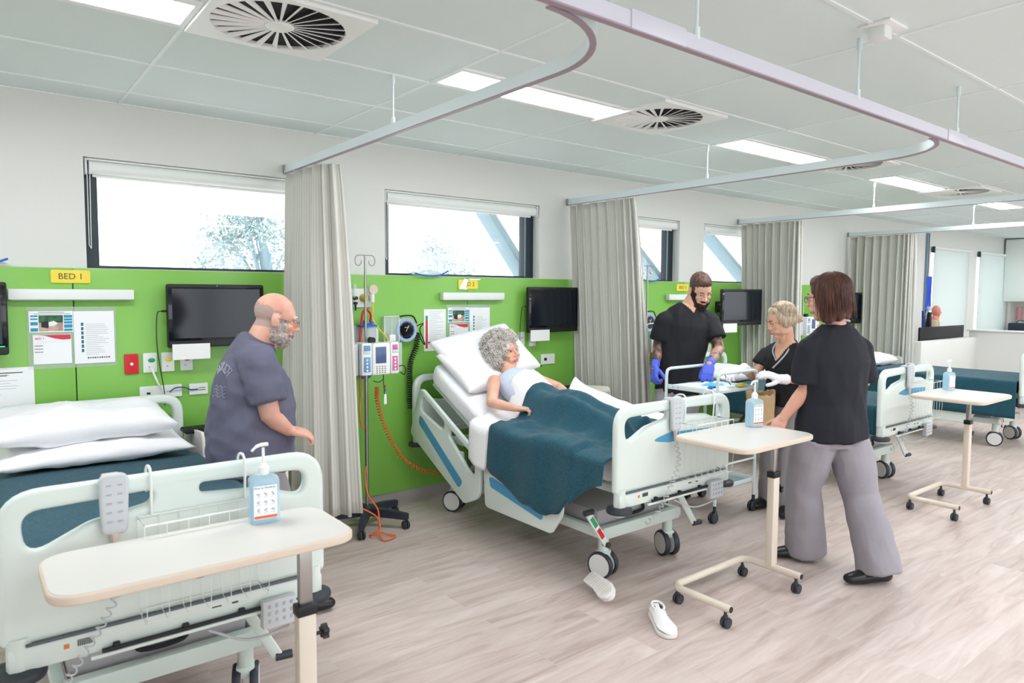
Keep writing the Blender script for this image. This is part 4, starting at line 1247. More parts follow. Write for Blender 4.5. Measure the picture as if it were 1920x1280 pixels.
def sanitiser(x, y, z, rz, label, sc=1):
    t = thing('sanitiser_bottle', (x, y, z), label, 'bottle', 'pump bottles of blue hand sanitiser', rz)
    t.scale = (sc, sc, sc)
    ol = rpoly([(-.043, -.028, .014), (-.043, .028, .014), (.043, .028, .014), (.043, -.028, .014)], 4)
    mb = MB('bottle'); K = len(ol); vs = []; fs = []
    lv = [(.0, .93), (.004, .98), (.01, 1), (.12, 1), (.13, .98), (.138, .88), (.144, .6), (.147, .38)]
    for z2, s in lv:
        for p in ol: vs.append((p[0] * s, p[1] * (s if s > .6 else s), z2))
    for i in range(len(lv) - 1):
        for k in range(K): fs.append((i * K + k, i * K + (k + 1) % K, (i + 1) * K + (k + 1) % K, (i + 1) * K + k))
    fs += [tuple(range(K))[::-1], tuple((len(lv) - 1) * K + k for k in range(K))]
    mb.add(vs, fs).build('bottle_body', t)
    gv = [(p[0] * .9, p[1] * .88, .006) for p in ol] + [(p[0] * .9, p[1] * .88, .112) for p in ol]
    MB('gel').add(gv, [tuple(range(K))[::-1], tuple(range(K, 2 * K))] + [(i, (i + 1) % K, K + (i + 1) % K, K + i) for i in range(K)]).build('gel', t)
    lb = MB('paper').box((-.002, -.0288, .066), (.068, .0012, .10))
    lb.m('orange').box((-.002, -.0296, .022), (.066, .0008, .008)); lb.m('faint_mark')
    for j in range(3):
        for i in range(3):
            cx, cz = -.023 + .021 * i, .092 - .024 * j
            lb.box((cx, -.0296, cz), (.010, .0006, .004), rot=(0, .5 * (i - j), 0)); lb.box((cx + .002, -.0296, cz - .005), (.007, .0006, .002))
    lb.m('paper_line')
    for j in range(3):
        for i in range(3): lb.box((-.023 + .021 * i, -.0295, .082 - .024 * j), (.015, .0005, .0015))
    lb.m('paper_dark').text('How to Handrub', .0088, front((-.004, -.0296, .110)), .0002)
    lb.build('label', t)
    pm = MB('white').cyl((0, 0, .145), (0, 0, .168), .016, seg=18).cyl((0, 0, .168), (0, 0, .178), .013, .008).cyl((0, 0, .176), (0, 0, .225), .0045, seg=10)
    pm.tube(catmull([(.014, 0, .234), (-.004, 0, .234), (-.020, -.002, .230), (-.034, -.004, .218)], 4), [.008] * 5 + [.007] * 4 + [.005] * 4, 10, ell=(1, .7))
    pm.build('pump', t); return t
sanitiser(.742, -2.42, .862, -.10, 'blue hand sanitiser bottle on the foreground table at left', 1.08)
sanitiser(3.50, -2.45, .862, -.15, 'blue hand sanitiser bottle on the middle table, before the brown-haired woman', 1.1)
sanitiser(6.12, -2.51, .862, -.25, 'smallest hand sanitiser bottle on the right-hand table', 1.0)
# ------------------------------------------------------------------ drip stands and pumps
def drip_stand(loc, label, top=1.86, full=True):
    t = thing('drip_stand', loc, label, 'stand', 'wheeled drip stands')
    MB('steel').cyl((0, 0, .12), (0, 0, 1.05), .0125, seg=16).cyl((0, 0, 1.05), (0, 0, top), .008, seg=12).build('pole', t)
    hk = MB('steel').tube([(-.055, 0, top), (.055, 0, top)], .003, 6)
    for s in (-1, 1): hk.tube(catmull([(.055 * s, 0, top), (.072 * s, 0, top - .02), (.070 * s, 0, top - .055), (.05 * s, 0, top - .07), (.030 * s, 0, top - .055), (.028 * s, 0, top - .035)], 5), .003, 6)
    hk.build('bag_hooks', t)
    b = MB('base_dark'); 
    b.lathe([(0, .145), (.03, .145), (.045, .125), (.05, .08), (0, .08)], (0, 0, 0), 20)
    for k in range(5):
        a = math.radians(20 + 72 * k); d = V((math.cos(a), math.sin(a), 0)); s = V((-d.y, d.x, 0))
        P = []
        for r, w, z0, z1 in ((.02, .026, .075, .13), (.16, .022, .07, .125), (.30, .018, .065, .105)):
            P += [d * r - s * w + V((0, 0, z0)), d * r + s * w + V((0, 0, z0)), d * r + s * w + V((0, 0, z1)), d * r - s * w + V((0, 0, z1))]
        F = [(0, 1, 2, 3), (11, 10, 9, 8)]
        for i in range(2):
            for q in range(4): F.append((i * 4 + q, (i + 1) * 4 + q, (i + 1) * 4 + (q + 1) % 4, i * 4 + (q + 1) % 4))
        b.add(P, F)
    bo = b.build('star_base', t)
    for k in range(5):
        a = math.radians(20 + 72 * k); d = V((math.cos(a), math.sin(a), 0)) * .285
        c = MB('rubber').cyl((d.x, d.y, .07), (d.x, d.y, .045), .007)
        for s in (-1, 1):
            q = Matrix.Translation((d.x + .012 * s, d.y, .029)) @ V((1, 0, 0)).to_track_quat('Z', 'Y').to_matrix().to_4x4()
            c.lathe([(0, -.009), (.024, -.009), (.029, -.004), (.029, .004), (.024, .009), (0, .009)], (0, 0, 0), 20, q)
        c.build('castor', t)
    return t
mat('base_dark', '2B3140', .5)
drip_stand((2.135, -.345, 0), 'drip stand with star base between the first curtain and the patient')
drip_stand((5.0, -.35, 0), 'drip stand beside the second curtain, left of the bearded man', 1.87)
drip_stand((7.75, -.36, 0), 'drip stand mostly hidden behind the brown-haired woman\'s head', 1.6)
def pump(loc, label):
    t = thing('infusion_pump', loc, label, 'pump', 'white infusion pumps on the drip stands')
    MB('grey_plastic').plate([(-.235, -.10), (-.215, .085), (-.15, .105), (-.15, -.11)], (), .16, .008, front((0, .06, 0))).build('side_unit', t)
    MB('black').box((-.195, -.0225, .065), (.035, .006, .02), .002).build('handle_slot', t)
    def chan(x, w, m, nm, btn):
        c = MB('white_plastic').box((x, 0, 0), (w, .12, .215), .01).build(nm, t)
        f = MB(m).box((x, -.061, .075), (w * .66, .003, .035), .001).box((x, -.061, -.035), (w * .66, .003, .10), .001)
        f.m('clear').box((x, -.062, .045), (w * .7, .004, .022), .001); f.m('white')
        for k in range(4): f.ball((x, -.063, -.005 - .023 * k), (.007, .002, .0075), 12, 6)
        f.build('control_strip', c); return c
    chan(-.108, .075, 'pump_blue', 'blue_channel', 4)
    chan(.100, .062, 'pump_pink', 'pink_channel', 4)
    m = MB('white_plastic').plate(rpoly([(-.068, -.108, .01), (-.068, .105, .02), (.064, .105, .02), (.064, -.108, .01)], 4), (), .12, .008, front((0, 0, 0)))
    mo = m.build('main_unit', t)
    MB('pump_screen').box((-.006, -.061, .025), (.078, .003, .11), .001).build('display', mo)
    kp = MB('grey_dark')
    for i in range(4):
        for j in range(4): kp.ball((-.036 + .02 * i, -.061, -.052 - .0135 * j), (.0055, .002, .004), 8, 5)
    kp.build('keypad', mo)
    MB('clear').box((.157, .02, 0), (.05, .06, .20), .004).build('syringe_holder', t)
    MB('black').cyl((-.035, .04, .12), (-.035, -.0, .12), .022, seg=18).build('clamp_knob', t)
    tb = MB('black').tube(catmull([(.125, -.05, -.06), (.16, -.06, -.055), (.185, -.05, -.08), (.18, -.04, -.12), (.155, -.03, -.10)], 6), .0035, 6)
    tb.tube(catmull([(.03, -.02, -.108), (.025, -.03, -.14), (-.01, -.03, -.16), (-.045, -.02, -.15)], 6), .003, 6)
    tb.tube(catmull([(.03, -.02, -.108), (.03, -.03, -.2), (.035, -.03, -.27)], 5), .003, 6); tb.build('lead', t)
    MB('red').ball((.035, -.035, -.19), .009, 12, 8).build('red_clip', t)
    MB('lid_blue').ball((.035, -.035, -.215), .009, 12, 8).build('blue_clip', t)
    MB('white').plate(rpoly([(-.008, 0, .003), (-.012, -.07, .006), (.012, -.07, .006), (.008, 0, .003)], 3), (), .01, .003, front((.038, -.03, -.245))).build('tag', t)
    return t
pump((2.18, -.43, 1.168), 'white infusion pump with blue and pink channels clamped to the drip stand by the patient')
pump((7.74, -.445, 1.25), 'infusion pump partly hidden behind the brown-haired woman\'s glasses')
t = thing('power_unit', (5.02, -.40, 1.17), 'grey box clamped to the drip stand left of the bearded man', 'device')
MB('grey_plastic').box((0, 0, 0), (.10, .08, .20), .012).build('casing', t)
MB('black').box((0, -.041, .07), (.06, .004, .02), .001).build('handle_slot', t)
MB('white_plastic').tube(catmull([(-.08, -.02, .11), (-.1, -.03, .16), (0, -.03, .17), (.06, -.02, .15)], 5), .005, 6).build('bracket_wire', t)
cb = MB('paper').plate(rpoly([(-.04, -.10, .004), (-.04, .10, .004), (.04, .10, .004), (.04, -.10, .004)], 3), (), .006, .001, front((0, 0, 0)))
cb.m('paper_line')
for k in range(11): cb.box((0, -.0038, .08 - .014 * k), (.055, .0006, .0022))
cb.m('paper_red').box((0, 0, -.101), (.08, .0065, .002))
o = cb.build('hanging_notes'); o.location = (1.95, -.43, .985); o.rotation_euler = (.1, .33, 0)
tag(o, 'printed notes hanging at a slant from the infusion pump by the curtain', 'paper')
def cable(name, pts, r, m, label, cat='cable', seg=7, n=7):
    P = [V(p) for p in pts]; return tag(MB(m).tube(catmull(P, n), r, seg).build(name, sharp=180), label, cat)
cable('orange_cable', [(2.03, -.36, 1.07), (2.045, -.37, .96), (2.05, -.36, .84), (2.02, -.36, .70), (1.99, -.37, .55), (1.935, -.40, .40), (1.92, -.43, .30), (1.96, -.47, .22), (2.06, -.53, .155),
    (2.105, -.56, .11), (2.10, -.60, .06), (2.07, -.62, .035), (2.04, -.60, .02), (2.05, -.56, .012), (2.10, -.57, .02), (2.15, -.63, .012), (2.17, -.68, .010), (2.10, -.71, .010), (2.07, -.68, .012), (2.095, -.60, .05), (2.12, -.53, .16), (2.085, -.46, .25), (2.11, -.37, .36), (2.14, -.34, .45), (2.145, -.33, .50)], .0055, 'orange',
    'orange cable looping from the pump down to the floor at the drip stand')
cable('orange_cable', [(2.08, -.37, 1.07), (2.085, -.36, .92), (2.08, -.36, .80), (2.10, -.345, .70), (2.135, -.335, .66)], .0055, 'orange', 'shorter orange cable dropping from the pump against the drip stand pole')
hp = [(2.22, -.34, .96), (2.25, -.28, .86), (2.31, -.24, .70), (2.40, -.22, .52), (2.50, -.22, .38), (2.64, -.24, .285), (2.83, -.28, .235)]
tag(MB('orange').tube(coil(hp, .0125, 44, 9), .0044, 6).build('coiled_orange_hose', sharp=180), 'coiled orange hose sagging from the infusion pump to the patient\'s bed', 'hose')
tag(MB('orange').tube(catmull([(4.95, -.43, 1.07), (4.93, -.43, .93), (4.98, -.44, .84), (5.05, -.43, .92), (5.02, -.43, 1.06), (4.97, -.44, .95), (4.95, -.43, .85), (4.98, -.42, .65), (5.05, -.40, .45), (5.12, -.36, .36), (5.25, -.3, .28)], 7), .007, 6).build('orange_cable', sharp=180),
    'orange cable bundle hanging from the grey box behind the bearded man', 'cable')

# ------------------------------------------------------------------ steel dressing trolley
TX0, TX1, TY0, TY1 = 4.10, 4.58, -1.78, -1.33
t = thing('dressing_trolley', (0, 0, 0), 'white metal dressing trolley with raised handles between the bearded man and blonde woman', 'trolley')
t.location = ((TX0 + TX1) / 2, (TY0 + TY1) / 2, 0); W2 = (TX1 - TX0) / 2; D2 = (TY1 - TY0) / 2
for s in (-1, 1):
    y = D2 * s; z = 1.055
    MB('rail').tube(catmull([(-W2, y, .10), (-W2, y, .5), (-W2, y, z - .06)], 3) + catmull([(-W2, y, z - .05), (-W2 + .012, y, z - .012), (-W2 + .05, y, z)], 5) + catmull([(W2 - .05, y, z), (W2 - .012, y, z - .012), (W2, y, z - .05)], 5) + catmull([(W2, y, z - .06), (W2, y, .5), (W2, y, .10)], 3), .0115, 14).build('side_frame', t)
def tray(z, h, nm):
    mb = MB('steel_top').box((0, 0, z), (2 * W2 - .02, 2 * D2 - .02, .008))
    mb.m('rail')
    for s in (-1, 1): mb.box((s * (W2 - .012), 0, z + h / 2 - .01), (.006, 2 * D2, h), .001)
    for s in (-1, 1): mb.box((0, s * (D2 - .012), z + h / 2 - .01), (2 * W2 - .03, .006, h * .6), .001)
    o = mb.build(nm, t)
    r = MB('grey_dark')
    for yy in (-.17, -.12, .12, .17): r.cyl((-W2 + .009 - .004, yy, z + .008), (-W2 + .006, yy, z + .008), .004, seg=8)
    r.build('rivets', o); return o
tray(.915, .035, 'top_tray'); tray(.22, .05, 'bottom_shelf')
MB('rail').tube([(-W2, -D2, .40), (-W2, D2, .40)], .008, 8).tube([(-W2, -D2, .40), (W2, -D2, .40)], .008, 8).build('cross_bar', t)
for sx in (-1, 1):
    for sy in (-1, 1):
        c = MB('rubber').cyl((sx * W2, sy * D2, .12), (sx * W2, sy * D2, .07), .012).box((sx * W2, sy * D2, .07), (.03, .03, .03), .006)
        for k in (-1, 1):
            q = Matrix.Translation((sx * W2 - .015, sy * D2 + .012 * k, .038)) @ MY
            c.lathe([(0, -.01), (.033, -.01), (.038, -.005), (.038, .005), (.033, .01), (0, .01)], (0, 0, 0), 24, q)
        c.build('castor', t)
# things on the trolley
def crumple(name, loc, w, d, h, m, label, cat, seed, rz=0, grp=None):
    def f(u, v):
        a, b = u * 2 - 1, v * 2 - 1; e = 1 + .09 * noise.noise(V((a * 2, b * 2, seed)))
        z = h * (.25 + .75 * abs(noise.fractal(V((a * 2.2, b * 2.2, seed * 3.1)), 1, 2, 3))) * (1 - .7 * max(abs(a), abs(b)) ** 4)
        return (a * w / 2 * e, b * d / 2 * e, z + .003)
    o = MB(m).grid(f, 26, 26, .002).build(name, sharp=180); o.location = loc; o.rotation_euler = (0, 0, rz); return tag(o, label, cat, grp)
ZTR = .921
crumple('paper_drape', (4.335, -1.555, ZTR), .43, .40, .035, 'paper_cloth', 'crumpled pale paper drape covering the trolley top', 'drape', 2)
crumple('blue_dressing_pack', (4.29, -1.60, ZTR + .022), .17, .12, .02, 'mask_blue', 'light blue dressing pack under the bearded man\'s gloved hand', 'pack', 5, .3)
crumple('blue_wipe', (4.19, -1.66, ZTR + .02), .10, .04, .015, 'lid_blue', 'small dark blue strip on the near edge of the trolley drape', 'wipe', 7, .5)
tag(MB('yellow').box((0, 0, .006), (.13, .05, .012), .004).build('yellow_packet', loc=(4.47, -1.72, ZTR + .02), rotz=.3), 'yellow packet at the trolley corner near the blonde woman', 'packet')
tag(MB('black').tube(catmull([(0, 0, .01), (-.03, .01, .05), (-.05, .02, .09)], 4), .003, 6).build('scissors_handle', loc=(4.43, -1.66, ZTR + .012)), 'thin dark instrument standing up by the yellow packet', 'instrument')
# kraft paper bag hung under the tray edge
t = thing('paper_bag', (4.50, -1.865, .565), 'open brown kraft paper bag hanging on the trolley beside the sanitiser bottle', 'bag')
def bag(u, v):
    a = u * 2 * PI; rx = .095 + .012 * v; ry = .055 + .02 * v
    ca, sa = math.cos(a), math.sin(a); k = (abs(ca) ** 4 + abs(sa) ** 4) ** -.25
    return (rx * ca * k + .02 * (1 - v), ry * sa * k, .34 * v + wr((ca, sa, v * 2), 1.6, .014, 3) + .02 * v * math.cos(a * 2 + .5))
mb = MB('kraft').grid(bag, 40, 16, .0015); mb.box((.02, 0, .004), (.17, .09, .004))
mb.displace(lambda p, n: n * wr(p, 16, .006, 5)); mb.build('bag_body', t, sharp=180)
lg = MB('ink')
for k, (x, z) in enumerate(((.03, .10), (.045, .12), (.06, .10), (.05, .07), (.035, .05), (.065, .06), (.02, .075))):
    lg.box((x, -.0655, z), (.014, .002, .012), rot=(0, .8 * k, 0))
lg.build('printed_mark', t)

# ------------------------------------------------------------------ shoes on the floor
def sneaker(mtx, label, grp):
    t = bpy.data.objects.new('white_sneaker', None); COL.objects.link(t); tag(t, label, 'shoe', grp)
    sec = [(-.125, .026, .030), (-.115, .034, .055), (-.09, .037, .068), (-.05, .036, .066), (-.01, .037, .058), (.03, .042, .050), (.07, .046, .043), (.10, .040, .037), (.125, .024, .030), (.132, .008, .020)]
    n = 20; vs = []; fs = []
    P = catmull([(y, w, h) for y, w, h in sec], 3)
    for y, w, h in P:
        off = .006 * math.sin((y + .12) * 14)
        for k in range(n):
            a = 2 * PI * k / n; x = math.cos(a) * w; z = .022 + (math.sin(a) * .5 + .5) * (h - .0) * (1 if math.sin(a) > 0 else 1)
            if math.sin(a) > 0: x *= 1 - .35 * math.sin(a)
            vs.append((x + off, y, max(.018, z * 1.0)))
    for i in range(len(P) - 1):
        for k in range(n): fs.append((i * n + k, i * n + (k + 1) % n, (i + 1) * n + (k + 1) % n, (i + 1) * n + k))
    fs.append(tuple(range(n))[::-1]); fs.append(tuple((len(P) - 1) * n + k for k in range(n)))
    up = MB('shoe_white').add(vs, fs); up.build('upper', t)
    # sole outline
    so = []
    for y, w, h in P: so.append((w * 1.08 + .006 * math.sin((y + .12) * 14), y))
    so2 = [(-w * 1.08 + .006 * math.sin((y + .12) * 14), y) for y, w, h in P][::-1]
    MB('sole').plate(so + so2, (), .024, .005, Matrix.Translation((0, 0, .012)), 2).build('outsole', t)
    gr = MB('cream_edge')
    for k in range(11): gr.box((.003, -.10 + .02 * k, -.0005), (.052, .004, .002), rot=(0, 0, .25))
    gr.build('tread', t)
    op = MB('black').ball((0.0, -.072, .082), (.021, .032, .006), 18, 8); op.build('opening', t)
    MB('shoe_white').tube(catmull([(-.02, -.04, .082), (-.028, -.075, .086), (-.018, -.112, .088), (0, -.12, .088), (.018, -.112, .088), (.028, -.075, .086), (.022, -.04, .082)], 5), .006, 8).build('collar', t)
    la = MB('white')
    for k in range(4): la.tube(catmull([(-.024, -.025 + .018 * k, .074 - .005 * k), (0, -.02 + .018 * k, .082 - .005 * k), (.026, -.025 + .018 * k, .072 - .005 * k)], 4), .003, 6)
    la.build('laces', t)
    lo = min((mtx @ v.co).z for c in kids(t) for v in c.data.vertices)
    t.matrix_world = Matrix.Translation((0, 0, -lo)) @ mtx
    return t
g = 'pair of white sneakers on the floor'
sneaker(Matrix.Translation((2.60, -2.555, 0)) @ Matrix.Rotation(math.radians(147), 4, 'Z') @ Matrix.Diagonal((1, 1, .8, 1)), 'white sneaker standing upright by the foreground caster of the middle table', g)
sneaker(Matrix.Translation((2.575, -2.14, 0)) @ Matrix.Rotation(math.radians(162), 4, 'Z') @ Matrix.Rotation(math.radians(-140), 4, 'Y') @ Matrix.Diagonal((1, 1, .8, 1)), 'white sneaker lying sole-up on the floor below the bed\'s big castor', g)

# ------------------------------------------------------------------ far end: low walls, cupboards, torso, stand
struct(MB('wall').box((10.82, -.80, .50), (1.98, .12, 1.0), .004), 'wall_low')
struct(MB('wall').box((11.87, -3.4, .545), (.14, 5.3, 1.09), .004).m('white').box((11.87, -3.4, 1.10), (.2, 5.36, .02), .004), 'wall_low_far')
MBc = MB('frame_grey').box((12.06, -.02, 1.6), (.03, .03, 2.0)).m('frame_dark').box((12.10, -.02, 1.6), (.018, .03, 2.0))
o = struct(MBc, 'trim_5')
t = thing('desk_screen', (10.98, -.68, .86), 'long black desk screen beside the anatomical torso', 'screen')
MB('black').box((0, 0, .16), (1.55, .03, .31), .006).build('panel', t)
MB('steel').box((-.6, .02, -.42), (.04, .04, .86)).box((.6, .02, -.42), (.04, .04, .86)).build('post', t)
t = thing('anatomical_torso', (11.42, -.42, 1.08), 'pink anatomical torso model in profile above the black screen', 'model')
F = V((.9, -.44, 0)).normalized()
mb = MB('anatomy_pale').cap([(-.02, .01, .0), (-.02, .01, .14)], [.10, .085], up=F, ell=(1, .75)).m('anatomy')
mb.cap([(0, 0, .10), (.01, -.005, .22)], [.05, .045]).ball(F * .01 + V((0, 0, .30)), (.062, .062, .085), 18, 12)
mb.ball(F * .045 + V((0, 0, .25)), (.035, .035, .04)).cap([F * .07 + V((0, 0, .30)), F * .095 + V((0, 0, .272))], [.008, .012])
mb.remesh(.006, 2); mb.m('anatomy'); mb.paint(lambda c: 'anatomy_pale' if c.dot(F) < -.015 and c.z < .17 else 'anatomy')
mb.build('torso_body', t)
t = thing('display_plinth', (11.42, -.42, 0), 'slim white plinth carrying the anatomical torso', 'plinth')
MB('white').box((0, 0, .53), (.26, .22, 1.06), .01).build('column', t)
t = thing('equipment_stand', (11.12, -.42, 0), 'chrome stand with blue stethoscopes at the far end', 'stand')
MB('steel').cyl((0, 0, .04), (0, 0, 1.88), .012).tube([(-.12, 0, 1.87), (.12, 0, 1.87)], .004, 6).build('pole', t)
MB('base_dark').lathe([(0, .05), (.05, .05), (.26, .03), (.26, .0), (0, .0)], (0, 0, 0), 24).build('foot', t)
MB('black').box((.0, -.02, 1.2), (.07, .07, .34), .01).build('device', t)
MB('cuff_blue').plate([(-.03, -.13), (-.05, .12), (.02, .02), (.03, -.12)], (), .03, .004, front((-.16, -.02, 1.27))).build('blue_pouch', t)
MB('grey_plastic').box((-.02, -.02, 1.42), (.10, .07, .06), .01).cyl((-.1, 0, 1.36), (-.02, 0, 1.40), .01).build('clamp', t)
b = MB('chrome')
for k in range(4): b.tube(catmull([(-.2 + .05 * k, 0, 1.02), (-.18 + .05 * k, -.02, 1.10), (-.12 + .04 * k, 0, 1.14), (-.1 + .04 * k, .02, 1.06)], 5), .006, 6)
b.build('wire_holder', t)
for k, l in enumerate(('blue stethoscope hanging leftmost on the far stand', 'blue stethoscope hanging in the middle of the far stand', 'blue stethoscope hanging rightmost on the far stand')):
    x = -.08 + .06 * k
    s = thing('stethoscope', (11.12 + x, -.435, 1.87), l, 'stethoscope', 'stethoscopes on the far stand')
    MB('steth').tube(catmull([(-.02, 0, -.52 + .04 * k), (-.03, -.01, -.25), (-.012, 0, -.02), (0, 0, .012), (.012, 0, -.02), (.03, .01, -.25), (.02, 0, -.44)], 6), .011, 8).build('tubing', s)
    MB('chrome').tube(catmull([(-.02, 0, -.52 + .04 * k), (-.05, 0, -.58), (-.04, 0, -.64)], 4), .005, 6).lathe([(0, -.008), (.022, -.008), (.022, .008), (0, .008)], (.02, 0, -.46), 16, MY).build('chest_piece', s)
# wall cupboards, splash-back and bench against the right wall
g = 'white wall cupboards on the far right wall'
for k in range(4):
    t = thing('wall_cupboard', (15.77, -.33 - .6 * k, 1.51), ['white wall cupboard nearest the window corner', 'second white wall cupboard from the window corner', 'third white wall cupboard from the window corner', 'fourth white wall cupboard from the window corner'][k], 'cupboard', g)
    MB('cabinet').box((0, 0, .585), (.34, .594, 1.17), .002).build('carcass', t)
    MB('cabinet').box((-.178, 0, .60), (.016, .588, .55 * 2), .002).build('door', t)
struct(MB('splash').box((15.94, -2, 1.22), (.012, 4, .56)), 'trim_6')
t = thing('bench', (15.62, -2.05, 0), 'white bench with steel top along the far right wall', 'bench')
MB('cabinet').box((0, 0, .44), (.58, 4.0, .86), .003).build('carcass', t); MB('steel_top').box((0, 0, .90), (.62, 4.04, .04), .004).build('worktop', t)
t = thing('soap_dispenser', (15.9, -.22, 1.14), 'pink-filled dispenser on the splash-back at the far right', 'dispenser')
MB('bottle_pink').cyl((0, 0, .02), (0, 0, .26), .045, seg=16).build('bottle', t); MB('white_plastic').box((0, 0, -.02), (.07, .08, .07), .01).build('holder', t)
t = thing('tool_case', (15.75, -.30, .92), 'dark green case on the bench under the cupboards', 'case')
MB('base_dark').box((0, 0, .09), (.25, .36, .18), .02).build('shell', t); MB('black').tube(catmull([(0, -.07, .18), (0, -.05, .22), (0, .05, .22), (0, .07, .18)], 4), .01, 6).build('handle', t)
# ------------------------------------------------------------------ people
def basis(F, pitch=0, roll=0):
    """columns: right, forward, up for a figure facing F; pitch>0 looks down"""
    F = V(F).normalized(); U = V((0, 0, 1)); Rr = F.cross(U).normalized()
    q = Matrix.Rotation(-pitch, 3, Rr); F2 = q @ F; U2 = q @ U
    q2 = Matrix.Rotation(roll, 3, F2); return (q2 @ Rr), F2, (q2 @ U2)
def head_frame(c, F, pitch=0, roll=0, s=1.0):
    r, f, u = basis(F, pitch, roll); m = MX(c, r, f, u); return m @ Matrix.Scale(s, 4)
def head_solids(mb, H, nose=1.0, jaw=1.0, ears=True, chin=1.0, cheek=1.0):
    def E(c, r, tilt=None):
        mt = H.to_3x3()
        if tilt: mt = mt @ Euler(tilt).to_matrix()
        mb.ball(H @ V(c), r, 20, 14, mt)
    E((0, -.014, .045), (.076, .094, .086)); E((0, .012, .03), (.069, .078, .075))
    E((0, .022, -.030), (.060 * cheek, .068, .080)); E((0, .055, -.092), (.027 * chin, .028, .026))
    for s in (-1, 1):
        E((.044 * s * jaw, .008, -.066), (.022, .040, .028)); E((.037 * s, .060, -.022), (.023 * cheek, .024, .022))
        E((.030 * s, .079, .026), (.024, .013, .010)); E((.034 * s, .070, -.052), (.018, .018, .02))
    E((0, .083, .030), (.012, .010, .014))
    mb.cap([H @ V((0, .088, .018)), H @ V((0, .100, -.004)), H @ V((0, .112 * (.5 + .5 * nose), -.022))], [.0085, .0095, .0125 * nose], 12)
    for s in (-1, 1): E((.012 * s, .099, -.027), (.009, .012, .008))
    E((0, .090, -.054), (.024, .012, .0065)); E((0, .0885, -.066), (.020, .012, .0075)); E((0, .082, -.045), (.02, .012, .012))
    if ears:
        for s in (-1, 1):
            E((.077 * s, -.012, -.002), (.009, .020, .033), (0, .0, 0)); E((.081 * s, -.020, .006), (.008, .014, .022))
def eyes(parent, o, H, gaze=0, iris='iris', open_=.42, brow=None, bz=.0):
    for s in (-1, 1):
        mb = MB('eye_white'); c = V((.031 * s, .0675, .010)); R = .0125
        mb.ball((0, 0, 0), R, 22, 16)
        d = V((.10 * s * 0, 1, gaze)).normalized()
        mb.paint(lambda q: 'iris' if (q.normalized().dot(d) > .80) else 'eye_white')
        mb.v = [H @ (c + p) for p in mb.v]
        mb.shift(o).build('eyeball', parent)
    for s in (-1, 1):
        lid = MB(brow[1]); lid.ball((0, 0, 0), .0136, 24, 20); lid.cut(lambda q: q.z < .0136 * (.9 - 1.6 * open_) and q.z > -.0105)
        c = V((.031 * s, .0675, .010)); lid.v = [H @ (c + p) for p in lid.v]
        lid.shift(o).build('eyelid', parent)
        zz = .0136 * (.9 - 1.6 * open_); rr = math.sqrt(max(.0136 ** 2 - zz ** 2, 1e-8)) + .0006
        la = MB(brow[2] if len(brow) > 2 else 'hair_dark'); la.tube([H @ (c + V((rr * math.cos(t_), rr * math.sin(t_), zz))) for t_ in [math.radians(28 + 124 * k / 10) for k in range(11)]], [.0004] + [.0011] * 9 + [.0004], 6)
        la.shift(o).build('lashes', parent)
        if brow[0]:
            b = MB(brow[0]); P = [H @ V((s * x, y, z + bz)) for x, y, z in ((.012, .0925, .029), (.024, .0935, .035), (.036, .088, .036), (.048, .076, .031))]
            b.tube(catmull(P, 4), [.0028] * 4 + [.0036] * 4 + [.0034] * 4 + [.001], 8); b.shift(o).build('eyebrow', parent)
def hand(mb, W, D, N, side, curl=(.5, .55, .6, .65), thumb=.4, s=1.0, spread=.10):
    """W wrist, D towards fingertips, N out of the back of the hand, side +1: thumb on the D x N side"""
    D = V(D).normalized(); N = (V(N) - D * V(N).dot(D)).normalized(); X = D.cross(N).normalized() * side
    P = lambda x, y, z=0: W + (X * x + D * y + N * z) * s
    for x, x2 in ((.024, .031), (.009, .011), (-.006, -.010), (-.020, -.030)):
        mb.cap([P(x * .75, .0), P((x + x2) / 2, .045, .002), P(x2, .088, .003)], [.0165 * s, .0155 * s, .0125 * s], 12)
    mb.cap([P(.012, .01, -.006), P(.026, .05, -.012)], [.017 * s, .015 * s], 12)
    L = (.072, .082, .076, .060); Xs = (.031, .011, -.010, -.030); Rr = (.0095, .0098, .0093, .0083)
    for k in range(4):
        c = curl[k]; p = P(Xs[k], .088, .003); ang = c * .55; dirx = (1.5 - k) * spread
        pts = [p]; rr = [Rr[k] * 1.08 * s]
        for f, seg in ((.48, 1.0), (.29, 1.25), (.23, .9)):
            dv = (D * math.cos(ang) - N * math.sin(ang) + X * dirx * math.cos(ang)).normalized()
            p = p + dv * L[k] * f * s; pts.append(p); rr.append(rr[-1] * .93); ang += c * seg
        mb.cap(pts, rr, 12)
    p = P(.026, .022, -.006); ang = thumb
    pts = [p]; rr = [.0135 * s]
    for l, q in ((.040, 0), (.032, .35), (.026, .3)):
        ang += q; dv = (X * math.cos(ang * .8 + .55) + D * math.sin(ang * .8 + .55) - N * .35 * (1 + ang * .4)).normalized()
        p = p + dv * l * s; pts.append(p); rr.append(rr[-1] * .9)
    mb.cap(pts, rr, 12)
def arm(mb, S, Eb, W, r=(.052, .044, .040, .036, .025), seg=16):
    m1 = S.lerp(Eb, .5); m2 = Eb.lerp(W, .35)
    mb.cap([S, m1, Eb, m2, W], list(r), seg)
def foot(mb, A, D, L=.26, w=.048, sole=0):
    D = V((D[0], D[1], 0)).normalized()
    h = A - D * .055
    g = lambda f, z: V((h.x, h.y, 0)) + D * L * f + V((0, 0, z))
    up = V((0, 0, 1))
    mb.cap([g(.10, .045), g(.35, .045), g(.62, .040), g(.85, .034)], [w * .86, w * .86, w, w * .82], 16, ell=[(1, .9), (1, .85), (1, .72), (1, .66)], up=up)
    mb.cap([A + V((0, 0, .02)), g(.22, .06)], [w * .8, w * .8], 12)
